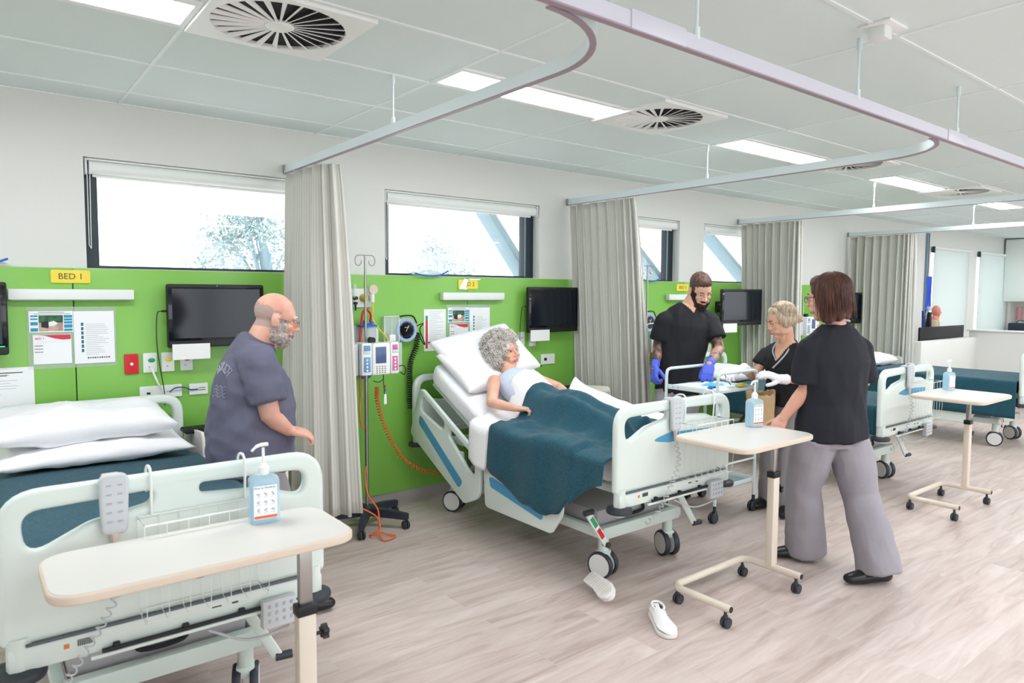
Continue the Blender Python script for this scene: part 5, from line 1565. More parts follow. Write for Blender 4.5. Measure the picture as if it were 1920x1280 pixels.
def torso(mb, secs, F, seg=28, closed=True):
    """secs: (centre, half width, half depth)"""
    pts = [V(c) for c, a, b in secs]; 
    mb.tube(pts, [1] * len(pts), seg, ell=[(a, b) for c, a, b in secs], up=F)
def folds(amp, sc=6, seed=0, stretch=(1, 1, .45)):
    def f(p, n):
        q = V((p.x * stretch[0], p.y * stretch[1], p.z * stretch[2])) * sc + V((seed, seed * 2.1, 0))
        a = noise.noise(q); b = noise.noise(q * 2.3 + V((5, 1, 3)))
        rdg = (1 - abs(a) * 2.2)
        return n * amp * (rdg * .6 + b * .45)
    return f
def person(name, loc, label):
    return thing(name, loc, label, 'person')
def hairball(mb, H, c, r, seg=28): mb.ball(H @ V(c), r, seg, 18, H.to_3x3()); return mb

def beardmask(q):
    ax = abs(q.x)
    if q.y < -.03 or q.z < -.14: return False
    if ax > .052 and q.y < .052 and q.z < .012 and q.y > -.022 and ax < .078: return True
    if ax < .030 and -.051 < q.z < -.040 and q.y > .08: return True
    if q.z < -.118 or (q.z < -.07 and q.y < .012): return False
    if ax < .030: return q.z < -.073 and q.y > .01
    return q.z < -.036 - max(0, q.y - .03) * .35 and q.y > -.025 and ax < .075
# ---- bald man in the grey T-shirt -------------------------------------------------------------
o = V((1.13, -1.22, 0)); t = person('person', o, 'bald man with grey beard, glasses and grey T-shirt, standing right of the left bed')
F = V((.97, -.24, 0)).normalized(); Rr = F.cross(V((0, 0, 1)))
H = head_frame((1.205, -1.24, 1.468), V((.985, -.17, 0)), .22, 0, 1.02)
b = MB('skin_a'); head_solids(b, H, 1.0, 1.12, cheek=1.08)
nb = V((1.115, -1.22, 1.345)); b.cap([nb + V((0, 0, -.03)), nb.lerp(H @ V((0, -.03, -.05)), .5), H @ V((0, -.025, -.02))], [.072, .066, .064], 20)
b.cap([H @ V((0, .03, -.085)), nb + F * .05], [.03, .045], 14)
torso(b, [((1.09, -1.22, .82), .165, .15), ((1.095, -1.22, 1.0), .16, .15), ((1.095, -1.22, 1.18), .165, .12), ((1.10, -1.22, 1.27), .16, .09), ((1.11, -1.22, 1.34), .08, .06)], F)
SR = V((1.065, -1.40, 1.265)); ER = V((1.10, -1.45, 1.03)); WR = V((1.185, -1.45, .955))
arm(b, SR, ER, WR, (.058, .052, .046, .043, .029))
hand(b, WR, (.93, -.05, -.32), (.35, -.3, .85), -1, (.55, .6, .7, .8), .3, 1.0)
SL = V((1.125, -1.03, 1.265)); EL = V((1.13, -.97, 1.02)); WL = V((1.19, -.98, .80))
arm(b, SL, EL, WL, (.058, .052, .046, .043, .029)); hand(b, WL, (.8, -.1, -.5), (.3, .3, .85), 1, (.5, .5, .55, .6), .3)
for s, fx in ((-1, -.10), (1, .12)):
    hp = V((1.10, -1.22, .86)) + Rr * .09 * s; kn = V((1.13, -1.22, .47)) + Rr * .10 * s + F * fx * .6; an = V((1.12, -1.22, .09)) + Rr * .10 * s + F * fx
    b.cap([hp, kn, an], [.10, .065, .042], 16)
    foot(b, an, F)
b.remesh(.0052, 2, .45)
Hi = H.inverted()
def skinp(c, lip='lip', H=Hi):
    q = H @ c
    if abs(q.x) < .024 - max(0, (abs(q.z + .060) - .004)) * 1.5 and -.072 < q.z < -.049 and q.y > .086: return lip
    return None
def bald(c):
    q = Hi @ c
    r_ = skinp(c)
    if r_: return r_
    if beardmask(q): return 'beard_grey'
    if .005 < q.y + .03 * noise.noise(c * 50) : return None
    if q.z + .012 * noise.noise(c * 60) < .052 + .22 * (-q.y - .02) and q.z > -.038 and not (abs(q.x) > .074 and q.z < .035): return 'stubble'
    return None
b.paint(bald); b.shift(o).build('body', t, sharp=180)
eyes(t, o, H, -.15, brow=('hair_grey', 'skin_a'))
# beard
bd = MB('beard_grey')
for c, r in (((0, .050, -.097), (.037, .036, .034)), ((.040, .018, -.070), (.030, .050, .038)), ((-.040, .018, -.070), (.030, .050, .038)), ((.058, .0, -.035), (.016, .028, .036)), ((-.058, .0, -.035), (.016, .028, .036)),
             ((.025, .072, -.078), (.02, .018, .022)), ((-.025, .072, -.078), (.02, .018, .022)), ((0, .091, -.0445), (.026, .008, .006)), ((0, .085, -.084), (.02, .012, .012))):
    hairball(bd, H, c, tuple(x * 1.02 for x in r))
bd.remesh(.005, 1).displace(lambda p, n: n * .004 * noise.noise(p * 90)); bd.shift(o).build('beard', t, sharp=180)
# glasses
gl = MB('glass_frame')
for s in (-1, 1):
    c = V((.032 * s, .104, .004)); P = [H @ (c + V((math.cos(a) * .021, -.006 * abs(math.cos(a)) * 0, math.sin(a) * .015))) for a in [2 * PI * k / 18 for k in range(18)]]
    gl.tube(P, .0011, 6, closed=True); gl.tube([H @ V((.052 * s, .103, .008)), H @ V((.078 * s, .06, .010)), H @ V((.083 * s, -.01, .012))], .0014, 6)
gl.tube([H @ V((-.011, .106, .006)), H @ V((0, .109, .008)), H @ V((.011, .106, .006))], .0011, 6); gl.shift(o).build('glasses', t)
# T-shirt
s_ = MB('tee_grey')
torso(s_, [((1.075, -1.22, .735), .205, .185), ((1.075, -1.22, .80), .212, .198), ((1.085, -1.22, .92), .215, .205), ((1.095, -1.22, 1.05), .212, .198), ((1.09, -1.22, 1.16), .21, .175), ((1.09, -1.22, 1.25), .20, .140), ((1.10, -1.22, 1.315), .165, .105), ((1.112, -1.22, 1.365), .095, .085), ((1.118, -1.22, 1.375), .08, .075)], F)
for S0, E0, sd in ((SR, ER, 1), (SL, EL, -1)):
    c0 = V((1.095, -1.22, 1.26)) + Rr * .12 * sd; d = (E0 - S0).normalized()
    s_.cap([c0, S0 + V((0, 0, .012))], [.095, .083], 18, ell=(1, 1)); s_.tube([S0 + V((0, 0, .01)), S0 + d * .08, S0 + d * .175], [.086, .088, .084], 20)
s_.remesh(.008, 4, .5)
s_.displace(folds(.014, 7, 3, (1, 1, 1.2)))
shirt_v, shirt_f = [p.copy() for p in s_.v], list(s_.f)
s_.shift(o).build('t_shirt', t, sharp=180)
# neck band, sleeve hems, back print
tr = MB('tee_seam')
ring = [V((1.116, -1.22, 1.372)) + F * (.083 * math.cos(a) + .0) + Rr * .086 * math.sin(a) + V((0, 0, -.028 * math.cos(a))) for a in [2 * PI * k / 28 for k in range(28)]]
tr.tube(ring, .007, 8, closed=True)
tr.shift(o).build('neckband', t)
from mathutils.bvhtree import BVHTree
shv = BVHTree.FromPolygons(shirt_v, shirt_f)
pr = MB('tee_print'); B = (-F * .80 + Rr * .60).normalized(); Lt = B.cross(V((0, 0, 1))) * -1
def onshirt(u, w):
    h = shv.ray_cast(V((1.09, -1.22, 0)) + V((0, 0, w)) + B * .6 - Lt * u, -B)
    return h[0] + h[1] * .0015 if h[0] is not None else None
glyph = [[(-1, -1), (-1, 1), (.6, 1), (.6, .1), (-1, 0)], [(1, 1), (-.6, 1), (-1, 0), (-.6, -1), (1, -1)], [(-1, -1), (0, 1), (1, -1)], [(-1, 1), (-1, -1), (1, -1), (1, 1)], [(-1, 1), (1, 1), (0, 1), (0, -1)]]
for k in range(9):
    a = -.75 + 1.5 * k / 8; cu, cw = .075 * math.sin(a), 1.135 + .085 * math.cos(a) + .04
    pts = [onshirt(cu + .010 * x * math.cos(a) + .018 * y * math.sin(a), cw + .018 * y * math.cos(a) - .010 * x * math.sin(a)) for x, y in glyph[k % 5]]
    if all(p is not None for p in pts): pr.tube(pts, .0022, 5)
for k in range(4):
    pts = [onshirt(-.05 + .1 * i / 8, 1.165 - .014 * k + .006 * math.sin(i * 2 + k)) for i in range(9)]
    if all(p is not None for p in pts): pr.tube(pts, .0012, 5)
pr.shift(o).build('shirt_print', t)
pt = MB('pants_dim')
for s, fx in ((-1, -.10), (1, .12)):
    hp = V((1.09, -1.22, .82)) + Rr * .085 * s; kn = V((1.13, -1.22, .47)) + Rr * .10 * s + F * fx * .6; an = V((1.12, -1.22, .09)) + Rr * .10 * s + F * fx
    pt.tube([hp + V((0, 0, -.06)), hp.lerp(kn, .5), kn, kn.lerp(an, .6), an], [.115, .105, .092, .086, .085], 20)
pt.cap([V((1.08, -1.22, .80)), V((1.08, -1.22, .88))], [.14, .14], 20, ell=(1.15, 1), up=F)
pt.remesh(.009, 3).displace(folds(.008, 7, 9)); pt.shift(o).build('trousers', t, sharp=180)
sh = MB('shoe_black')
for s, fx in ((-1, -.10), (1, .12)): foot(sh, V((1.12, -1.22, .09)) + Rr * .10 * s + F * fx, F, .28, .052)
sh.remesh(.006, 2).cut(lambda c: c.z > .10); sh.shift(o).build('shoes', t, sharp=180)

def staff(o, label, F, headc, headF, pitch, roll, hs, neck, secs, arms, legs, skin, cloth, pants, top_secs, sleeve, body_extra=None, nose=1, jaw=1, cheek=1, glove=None, gaze=-.5, brow='hair_brown', lip='lip_pale', tattoo=False, beard=None, side_hair=None, vneck=None, pants_r=(.125, .11, .10, .10, .105), hipw=(.17, .145), sleeve_r=(.075, .078, .074), seed=1, neck_r=.055, hscale=1.0, hem=0):
    """arms: (shoulder, elbow, wrist, handdir, backnormal, side, curls, thumb); legs: (hip, knee, ankle, footdir)"""
    t = person('person', o, label); H = head_frame(headc, headF, pitch, roll, hs)
    F = V(F).normalized(); Rr = F.cross(V((0, 0, 1)))
    b = MB(skin); head_solids(b, H, nose, jaw, cheek=cheek)
    nk = V(neck); b.cap([nk + V((0, 0, -.03)), nk.lerp(H @ V((0, -.03, -.05)), .55), H @ V((0, -.025, -.02))], [neck_r * 1.15, neck_r, neck_r], 20)
    b.cap([H @ V((0, .02, -.080)), nk + F * .03], [.03, neck_r * .7], 14)
    torso(b, secs, F)
    for S, E_, W, D, N, sd, cu, th in arms:
        S, E_, W = V(S), V(E_), V(W)
        arm(b, S, E_, W, (.050 * hscale, .044 * hscale, .040 * hscale, .038 * hscale, .026 * hscale)); hand(b, W, D, N, sd, cu, th, .97)
    for hp, kn, an, fd in legs:
        b.cap([V(hp), V(kn), V(an)], [.085, .055, .038], 14); foot(b, V(an), fd, .25, .044)
    b.remesh(.0052, 2, .45); Hi = H.inverted()
    def pf(c):
        if tattoo and c.z < 1.36:
            for S, E_, W, *_ in arms:
                S, E_, W = V(S), V(E_), V(W)
                for A, B in ((S, E_), (E_, W)):
                    k = (c - A).dot(B - A) / (B - A).length_squared
                    if -.1 < k < 1.02 and (A + (B - A) * k - c).length < .06: return 'skin_tattoo'
        q = Hi @ c
        if abs(q.x) < .023 - max(0, (abs(q.z + .060) - .004)) * 1.5 and -.072 < q.z < -.049 and q.y > .086: return lip
        if beard and beardmask(q): return beard
        if side_hair and q.y < .030 + .012 * noise.noise(c * 90) and q.z > .0 + .4 * max(0, q.y) - .3 * min(0, q.y + .03) * 0 and q.z > .004 and abs(q.x) < .0765: return side_hair
        if side_hair and q.y < -.04 and q.z > -.035: return side_hair
    b.paint(pf); b.shift(o).build('body', t, sharp=180)
    eyes(t, o, H, gaze, open_=.30 if gaze < -.3 else .42, brow=(brow, skin))
    s_ = MB(cloth); torso(s_, top_secs, F)
    for (S, E_, W, *_), sd in zip(arms, (1, -1)):
        S, E_ = V(S), V(E_); d = (E_ - S).normalized(); c0 = V(top_secs[-4][0]) + Rr * top_secs[-4][1] * .55 * sd
        nk2 = V(top_secs[-1][0]) + Rr * .06 * sd + V((0, 0, -.055))
        s_.cap([nk2, nk2.lerp(S, .55) + V((0, 0, -.002)), S + V((0, 0, -.012))], [.045, .054, sleeve_r[0]], 18)
        s_.cap([c0, S + d * .04], [sleeve_r[0] * 1.1, sleeve_r[0]], 18); s_.tube([S + d * .0, S + d * sleeve * .5, S + d * sleeve], list(sleeve_r), 20)
    s_.remesh(.0075, 4, .5).displace(folds(.013, 7, seed, (1, 1, .5)))
    if vneck: s_.paint(lambda c: skin if vneck(c) else None)
    s_.shift(o).build('scrub_top', t, sharp=180)
    pt = MB(pants)
    for hp, kn, an, fd in legs:
        hp, kn, an = V(hp), V(kn), V(an)
        pt.tube([hp + V((0, 0, -.06)), hp.lerp(kn, .5), kn, kn.lerp(an, .5), an + V((0, 0, -.045 + hem))], list(pants_r), 22)
    hc = (V(legs[0][0]) + V(legs[1][0])) / 2
    pt.tube([hc + V((0, 0, -.12)), hc + V((0, 0, -.05)), hc + V((0, 0, .0)), hc + V((0, 0, .05))], [1] * 4, 26, ell=[(hipw[0] * .85, hipw[1] * .85), hipw, (hipw[0] * .92, hipw[1] * .90), (hipw[0] * .8, hipw[1] * .75)], up=F)
    pt.remesh(.008, 4, .5).displace(folds(.014, 6, seed + 4, (1, 1, .8))); pt.shift(o).build('trousers', t, sharp=180)
    for hp, kn, an, fd in legs:
        sh = MB('shoe_black'); foot(sh, V(an), fd, .27, .051); sh.remesh(.006, 2).cut(lambda c: c.z > .105)
        sh.shift(o).build('shoe', t, sharp=180)
    if glove:
        for (S, E_, W, D, N, sd, cu, th) in arms:
            g = MB(glove); hand(g, V(W), D, N, sd, cu, th, 1.04); dd = (V(E_) - V(W)).normalized()
            g.tube([V(W) - dd * .01, V(W) + dd * .03, V(W) + dd * .055], [.032, .033, .035], 16)
            g.remesh(.0052, 1).displace(lambda p, n: n * (.003 + .0012 * noise.noise(p * 80))); g.shift(o).build('glove', t, sharp=180)
    return t, H

# ---- bearded tattooed man ---------------------------------------------------------------------
F = V((-.49, -.87, 0)).normalized(); R3 = F.cross(V((0, 0, 1)))
o3 = V((4.52, -1.06, 0))
t3, H = staff(o3, 'bearded man with tattooed arms, black scrub top and blue gloves, behind the trolley', F, (4.715, -1.16, 1.635), V((-.46, -.89, 0)), .50, .08, 1.06,
    (4.665, -1.09, 1.52),
    [((4.60, -1.06, .90), .14, .10), ((4.62, -1.06, 1.1), .145, .10), ((4.63, -1.07, 1.3), .17, .11), ((4.64, -1.07, 1.42), .13, .08), ((4.65, -1.08, 1.47), .06, .055)],
    [((4.47, -.995, 1.405), (4.46, -.945, 1.185), (4.36, -1.0, 1.02), (-.35, -.28, -.9), (-.75, .3, .1), -1, (.9, .9, .95, 1.0), .4),
     ((4.82, -1.18, 1.405), (4.80, -1.29, 1.165), (4.515, -1.41, 1.075), (-.50, -.18, -.80), (-.62, -.30, .55), 1, (.6, .65, .7, .75), .5)],
    [((4.53, -1.02, .87), (4.44, -1.03, .48), (4.36, -1.02, .085), (-.6, -.8)), ((4.67, -1.08, .87), (4.56, -1.12, .48), (4.47, -1.13, .085), (-.35, -.93))],
    'skin_b', 'scrub_black', 'pants_grey',
    [((4.585, -1.05, .80), .185, .150), ((4.59, -1.05, .90), .185, .148), ((4.61, -1.055, 1.05), .185, .140), ((4.63, -1.06, 1.2), .20, .14), ((4.64, -1.07, 1.35), .21, .135), ((4.645, -1.075, 1.44), .18, .11), ((4.655, -1.08, 1.495), .115, .085), ((4.66, -1.085, 1.525), .078, .070)], .17,
    tattoo=True, glove='glove_blue', seed=5, hscale=1.15, sleeve_r=(.068, .078, .084), lip='lip', neck_r=.068, beard='beard_brown', side_hair='hair_brown', vneck=lambda c: (c - V((4.66, -1.09, c.z))).dot(F) > .015 and c.z > 1.462 + 1.1 * abs((c - V((4.66, -1.09, c.z))).dot(R3)))
hr = MB('hair_brown')
hairball(hr, H, (0, -.022, .062), (.080, .096, .084)); hairball(hr, H, (0, .028, .100), (.060, .054, .040)); hairball(hr, H, (0, -.055, .01), (.066, .05, .06))
hr.remesh(.005, 1).displace(lambda p, n: n * .004 * noise.noise(V((p.x * 60, p.y * 60, p.z * 90)))); hr.shift(o3).build('hair', t3, sharp=180)
bd = MB('beard_brown')
for c, r in (((0, .050, -.105), (.042, .040, .044)), ((.040, .018, -.070), (.032, .052, .045)), ((-.040, .018, -.070), (.032, .052, .045)), ((.061, .0, -.028), (.016, .026, .045)), ((-.061, .0, -.028), (.016, .026, .045)),
             ((.027, .070, -.080), (.02, .020, .026)), ((-.027, .070, -.080), (.02, .020, .026)), ((0, .0915, -.0445), (.028, .009, .006)), ((0, .086, -.086), (.022, .014, .014))):
    hairball(bd, H, c, tuple(x * 1.06 for x in r))
bd.remesh(.005, 1).displace(lambda p, n: n * .005 * noise.noise(p * 80)); bd.shift(o3).build('beard', t3, sharp=180)
te = MB('eye_white'); te.ball(H @ V((0, .0965, -.0595)), (.015, .005, .0032), 12, 6, H.to_3x3()); te.shift(o3).build('teeth', t3)

# ---- blonde woman -----------------------------------------------------------------------------
F = V((-.95, .28, 0)).normalized()
o4 = V((4.76, -1.90, 0))
t4, H = staff(o4, 'blonde woman with low bun, black scrub top with grey piping and white gloves', F, (4.695, -1.89, 1.415), V((-.84, .54, 0)), .34, -.03, 1.0,
    (4.77, -1.90, 1.25),
    [((4.78, -1.9, .85), .13, .09), ((4.78, -1.9, 1.0), .125, .09), ((4.775, -1.9, 1.12), .135, .09), ((4.77, -1.9, 1.20), .11, .07), ((4.77, -1.9, 1.25), .05, .045)],
    [((4.78, -1.75, 1.175), (4.66, -1.70, .985), (4.47, -1.74, 1.075), (-.85, .1, -.30), (-.1, .25, .9), 1, (.35, .4, .45, .5), .3),
     ((4.76, -2.06, 1.175), (4.72, -2.10, 1.0), (4.505, -2.015, 1.015), (-.75, .55, .30), (-.1, -.35, .9), -1, (.3, .35, .4, .45), .3)],
    [((4.79, -1.82, .83), (4.76, -1.82, .46), (4.77, -1.80, .085), (-.9, .1)), ((4.79, -1.98, .83), (4.75, -1.98, .46), (4.73, -1.97, .085), (-.9, -.35))],
    'skin_d', 'scrub_black', 'pants_dim',
    [((4.79, -1.9, .80), .175, .140), ((4.79, -1.9, .88), .17, .135), ((4.785, -1.9, .98), .155, .125), ((4.765, -1.9, 1.08), .165, .135), ((4.765, -1.9, 1.14), .165, .13), ((4.77, -1.9, 1.20), .15, .095), ((4.775, -1.9, 1.25), .085, .065), ((4.775, -1.9, 1.275), .062, .056)], .12,
    glove='glove_white', brow='hair_brown', nose=.82, cheek=1.06, seed=11, neck_r=.048, hscale=.88, sleeve_r=(.054, .062, .066), pants_r=(.095, .095, .088, .085, .088), hipw=(.15, .12), vneck=lambda c: c.x < 4.765 and c.z > 1.135 + 1.9 * max(0, abs(c.y + 1.905) - .004))
hr = MB('hair_blonde')
hairball(hr, H, (0, -.030, .055), (.084, .098, .084)); hairball(hr, H, (0, .018, .086), (.066, .052, .040)); hairball(hr, H, (0, -.07, -.010), (.066, .050, .060)); hairball(hr, H, (.0, -.128, -.018), (.042, .034, .040))
for s in (-1, 1): hairball(hr, H, (.070 * s, -.012, .012), (.020, .056, .058)); hairball(hr, H, (.062 * s, .018, .050), (.020, .034, .036))
hr.remesh(.005, 4)
rd = random.Random(9); cc_ = V((0, -.026, .050)); d1 = V((0, -1, -.42)).normalized()
for k in range(300):
    tt_ = rd.uniform(-1.75, 1.75); d0 = V((math.sin(tt_), .70 + rd.uniform(-.25, .12) - .25 * abs(tt_), math.cos(tt_) * 1.0)).normalized()
    pts = []
    for i_ in range(9):
        u = i_ / 8; dd = d0.slerp(d1, u); pts.append(H @ (cc_ + V((dd.x * .088, dd.y * .103, dd.z * .092)) * (1 + rd.uniform(-.004, .012))))
    hr.tube(catmull(pts, 2), .0019, 4)
hr.shift(o4).build('hair', t4, sharp=180)
pp = MB('piping'); 
pp.tube(catmull([(4.735, -1.965, 1.262), (4.655, -1.965, 1.19), (4.628, -1.93, 1.13), (4.622, -1.88, 1.075)], 6), .006, 8)
pp.tube(catmull([(4.738, -1.84, 1.262), (4.665, -1.85, 1.20), (4.632, -1.90, 1.13)], 6), .006, 8)
pp.shift(o4).build('neck_piping', t4)

# ---- brown-haired woman seen from behind ----------------------------------------------------------
F = V((.40, .915, 0)).normalized(); o5 = V((3.97, -2.66, 0))
t5, H = staff(o5, 'brown-haired woman with glasses, black scrub top and grey trousers, seen from behind', F, (3.865, -2.665, 1.588), V((-.12, .99, 0)), .12, .0, 1.05,
    (3.90, -2.70, 1.41),
    [((3.92, -2.69, .92), .15, .11), ((3.91, -2.69, 1.1), .15, .11), ((3.91, -2.70, 1.25), .165, .11), ((3.90, -2.70, 1.36), .13, .08), ((3.90, -2.70, 1.42), .06, .05)],
    [((4.065, -2.765, 1.315), (4.12, -2.76, 1.10), (4.12, -2.58, .98), (.0, .9, -.3), (.9, .1, .3), -1, (.5, .5, .5, .5), .4),
     ((3.745, -2.63, 1.315), (3.765, -2.61, 1.075), (3.69, -2.515, .895), (-.45, .25, -.85), (-.75, -.45, .1), 1, (.75, .8, .85, .9), .4)],
    [((3.83, -2.65, .86), (3.86, -2.56, .47), (3.985, -2.52, .10), (-.75, .65)), ((4.00, -2.73, .86), (4.02, -2.82, .46), (3.975, -2.965, .10), (-.85, .5))],
    'skin_c', 'scrub_navy', 'pants_grey',
    [((3.935, -2.68, .785), .208, .172), ((3.93, -2.68, .88), .204, .168), ((3.92, -2.685, 1.0), .190, .145), ((3.91, -2.69, 1.12), .195, .145), ((3.905, -2.695, 1.24), .205, .145), ((3.90, -2.70, 1.33), .185, .12), ((3.90, -2.70, 1.405), .12, .085), ((3.90, -2.70, 1.44), .076, .068)], .20,
    gaze=0, brow='hair_dark', nose=.95, seed=21, sleeve_r=(.064, .076, .084), pants_r=(.106, .116, .095, .104, .118), hipw=(.168, .135), hscale=1.05, neck_r=.056)
hr = MB('hair_dark')
hairball(hr, H, (0, -.022, .050), (.092, .104, .092)); hairball(hr, H, (0, .028, .092), (.070, .055, .044)); hairball(hr, H, (0, -.055, -.035), (.088, .070, .085))
for s in (-1, 1):
    hairball(hr, H, (.070 * s, -.028, -.030), (.030, .055, .085)); hairball(hr, H, (.070 * s, -.02, -.085), (.026, .045, .055)); hairball(hr, H, (.045 * s, -.065, -.085), (.035, .035, .045))
hr.remesh(.006, 2); base = hr
Hi5 = H.inverted()
hr.displace(lambda p, n: n * .004 * noise.noise(V(((Hi5 @ p).x * 70, (Hi5 @ p).y * 70, (Hi5 @ p).z * 9))))
rd = random.Random(4)
for k in range(420):
    a = rd.uniform(-PI * .70, PI * .70) - PI / 2; 
    pts = []
    top = V((rd.gauss(0, .018), -.01 + rd.gauss(0, .02), .142)); ln = rd.uniform(.8, 1.10)
    for i in range(9):
        u = i / 8; th = u * ln * 2.25
        rx, ry = .094 + .006 * rd.random(), .106 + .006 * rd.random()
        if th < PI / 2: q = V((math.cos(a) * rx * math.sin(th), -.022 + math.sin(a) * ry * math.sin(th), .050 + .094 * math.cos(th)))
        else: dz = (th - PI / 2) * .19; q = V((math.cos(a) * rx * (1 + dz * .7), -.022 + math.sin(a) * ry * (1 + dz * .2), .050 - dz))
        pts.append(H @ q)
    hr.tube(catmull(pts, 2), [.0022] * 15 + [.0012, .0006], 4)
hr.shift(o5).build('hair', t5, sharp=180)
gl = MB('black')
for s in (-1, 1):
    c = V((.032 * s, .104, .006)); gl.tube([H @ (c + V((math.cos(a) * .022, 0, math.sin(a) * .017))) for a in [2 * PI * k / 18 for k in range(18)]], .0016, 6, closed=True)
    gl.tube([H @ V((.053 * s, .103, .010)), H @ V((.078 * s, .07, .012)), H @ V((.082 * s, -.01, .012))], .002, 6)
gl.tube([H @ V((-.011, .106, .008)), H @ V((.011, .106, .008))], .0016, 6); gl.shift(o5).build('glasses', t5)
F5 = F; R5 = F.cross(V((0, 0, 1)))
ring = [V((3.90, -2.70, 1.448)) + F5 * .066 * math.cos(a) + R5 * .071 * math.sin(a) + V((0, 0, -.02 * math.cos(a))) for a in [2 * PI * k / 28 for k in range(28)]]
MB('piping').tube(ring, .006, 8, closed=True).shift(o5).build('neck_piping', t5)
# ------------------------------------------------------------------ patient in the raised bed
BO = V(B2)
vs, fs, prof2 = mattress(B2, 27, '')
mt = MB('linen').add(vs, fs)
mt.v = [p + V((0, 0, wr(p, 4, .006, 1))) for p in mt.v]
mo = mt.build('mattress', loc=B2, sharp=60); tag(mo, 'white sheeted mattress raised under the curly-haired patient', 'mattress', 'bed mattresses')
F = V((.25, -.90, .10)).normalized()
o6 = V((3.06, -1.05, .74)); t6 = person('person', o6, 'grey curly-haired woman in a pale blue sleeveless top lying propped up in bed')
H = head_frame((3.095, -.645, 1.175), V((.33, -.94, 0)), -.12, .10, 1.02)
upv = V((0, .86, .50))
sp = lambda k: V((3.04, -1.15, .845)) + V((0, .82, .39)) * k   # spine
b = MB('skin_b'); head_solids(b, H, 1.1, .98)
nk = V((3.06, -.735, 1.045)); b.cap([nk + V((0, -.03, -.03)), nk.lerp(H @ V((0, -.03, -.05)), .6), H @ V((0, -.025, -.02))], [.052, .046, .048], 18)
b.cap([H @ V((0, .02, -.085)), nk + V((.02, -.04, .0))], [.026, .036], 12)
nrm = V((0, -.5, .86))
torso(b, [(sp(0), .15, .10), (sp(.12), .14, .095), (sp(.25), .145, .095), (sp(.36), .15, .09), (sp(.43), .12, .07), (sp(.47), .06, .05)], nrm)
SR, ER, WR = V((2.865, -.83, 1.00)), V((2.72, -1.00, .885)), V((2.80, -1.15, .86))
SL, EL, WL = V((3.225, -.78, 1.0)), V((3.37, -.93, .93)), V((3.31, -1.10, .905))
for S, E_, W in ((SR, ER, WR), (SL, EL, WL)): arm(b, S, E_, W, (.046, .042, .038, .035, .024))
hand(b, WR, (.50, -.82, -.03), (.1, -.1, 1), -1, (.75, .8, .85, .9), .4, .95)
hand(b, WL, (-.25, -.9, -.1), (.1, -.05, 1), 1, (.5, .55, .6, .7), .4, .95)
trunk = MB()
torso(trunk, [(sp(0), .16, .12), (sp(.12), .15, .115), (sp(.25), .155, .115), (sp(.36), .15, .10), (sp(.42), .12, .07)], nrm)
hipc = V((3.04, -1.22, .83))
for s, (kn, an) in ((-1, (V((2.93, -1.55, .86)), V((2.94, -1.90, .79)))), (1, (V((3.04, -1.46, .89)), V((3.10, -1.92, .79))))):
    for q in (b, trunk): q.cap([hipc + V((.08 * s, 0, 0)), kn, an], [.085, .055, .04], 14)
    for q in (b, trunk): q.cap([an, an + V((0, -.05, .02)), an + V((0, -.08, .06))], [.036, .034, .028], 12)
b.remesh(.0052, 2, .45); Hi = H.inverted()
b.paint(lambda c: skinp(c, 'lip_pale', Hi))
b.shift(o6).build('body', t6, sharp=180)
eyes(t6, o6, H, .0, brow=('hair_grey', 'skin_b'))
top = MB('tank_blue'); torso(top, [(sp(.02), .165, .115), (sp(.12), .155, .112), (sp(.25), .162, .118), (sp(.33), .158, .112), (sp(.40), .135, .092), (sp(.435), .10, .075)], nrm)
top.remesh(.007, 3).displace(folds(.005, 9, 2)); top.shift(o6).build('sleeveless_top', t6, sharp=180)
nl = MB('gold').tube(catmull([nk + V(p) for p in ((-.045, -.03, .01), (-.03, -.055, -.015), (.01, -.068, -.03), (.045, -.05, -.015), (.05, -.02, .01))], 5), .0016, 6); nl.shift(o6).build('necklace', t6)
# curls: a cap of hair covered in corkscrew ringlets
hr = MB('hair_curly')
hairball(hr, H, (0, -.038, .052), (.108, .114, .104)); hairball(hr, H, (0, .022, .098), (.078, .058, .046))
for s in (-1, 1): hairball(hr, H, (.086 * s, -.034, -.012), (.048, .070, .086)); 
hairball(hr, H, (0, -.080, -.030), (.09, .06, .085)); hr.remesh(.007, 1)
surf = [p.copy() for p in hr.v]; hr.displace(lambda p, n: n * (.020 * noise.noise(p * 30) + .008 * noise.noise(p * 80)))
rd = random.Random(12); Hq = H.inverted()
cand = [p for p in surf if (Hq @ p).y < .085 and not ((Hq @ p).y > .045 and abs((Hq @ p).x) < .066 and (Hq @ p).z < .085)]
cc = H @ V((0, -.03, .02))
for k in range(620):
    p = rd.choice(cand); n = (p - cc).normalized(); ax = (n.cross(V((rd.gauss(0, 1), rd.gauss(0, 1), rd.gauss(0, 1))))).normalized(); R = rd.uniform(.008, .017); a0 = rd.uniform(0, 6)
    tt = (ax * .6 + V((0, 0, -1)) * .6); tt = (tt - n * tt.dot(n)).normalized(); ss = n.cross(tt); pts = []
    for i in range(15):
        a = a0 + i * .85; pts.append(p + n * (.014 + R * 1.1 * math.cos(a)) + ss * R * math.sin(a) + tt * (i * .0022))
    hr.tube(pts, .0026, 5)
hr.shift(o6).build('hair', t6, sharp=180)

pillow('pillow', (3.02, -.56, 1.045), (.70, .46, .13), (math.radians(30), 0, math.radians(4)), 'lower white pillow half hidden under the patient\'s shoulders', 'white pillows on the beds', 9)
pillow('pillow', (3.06, -.47, 1.15), (.76, .50, .17), (math.radians(40), math.radians(-9), math.radians(3)), 'big white pillow standing behind the patient\'s head', 'white pillows on the beds', 3)

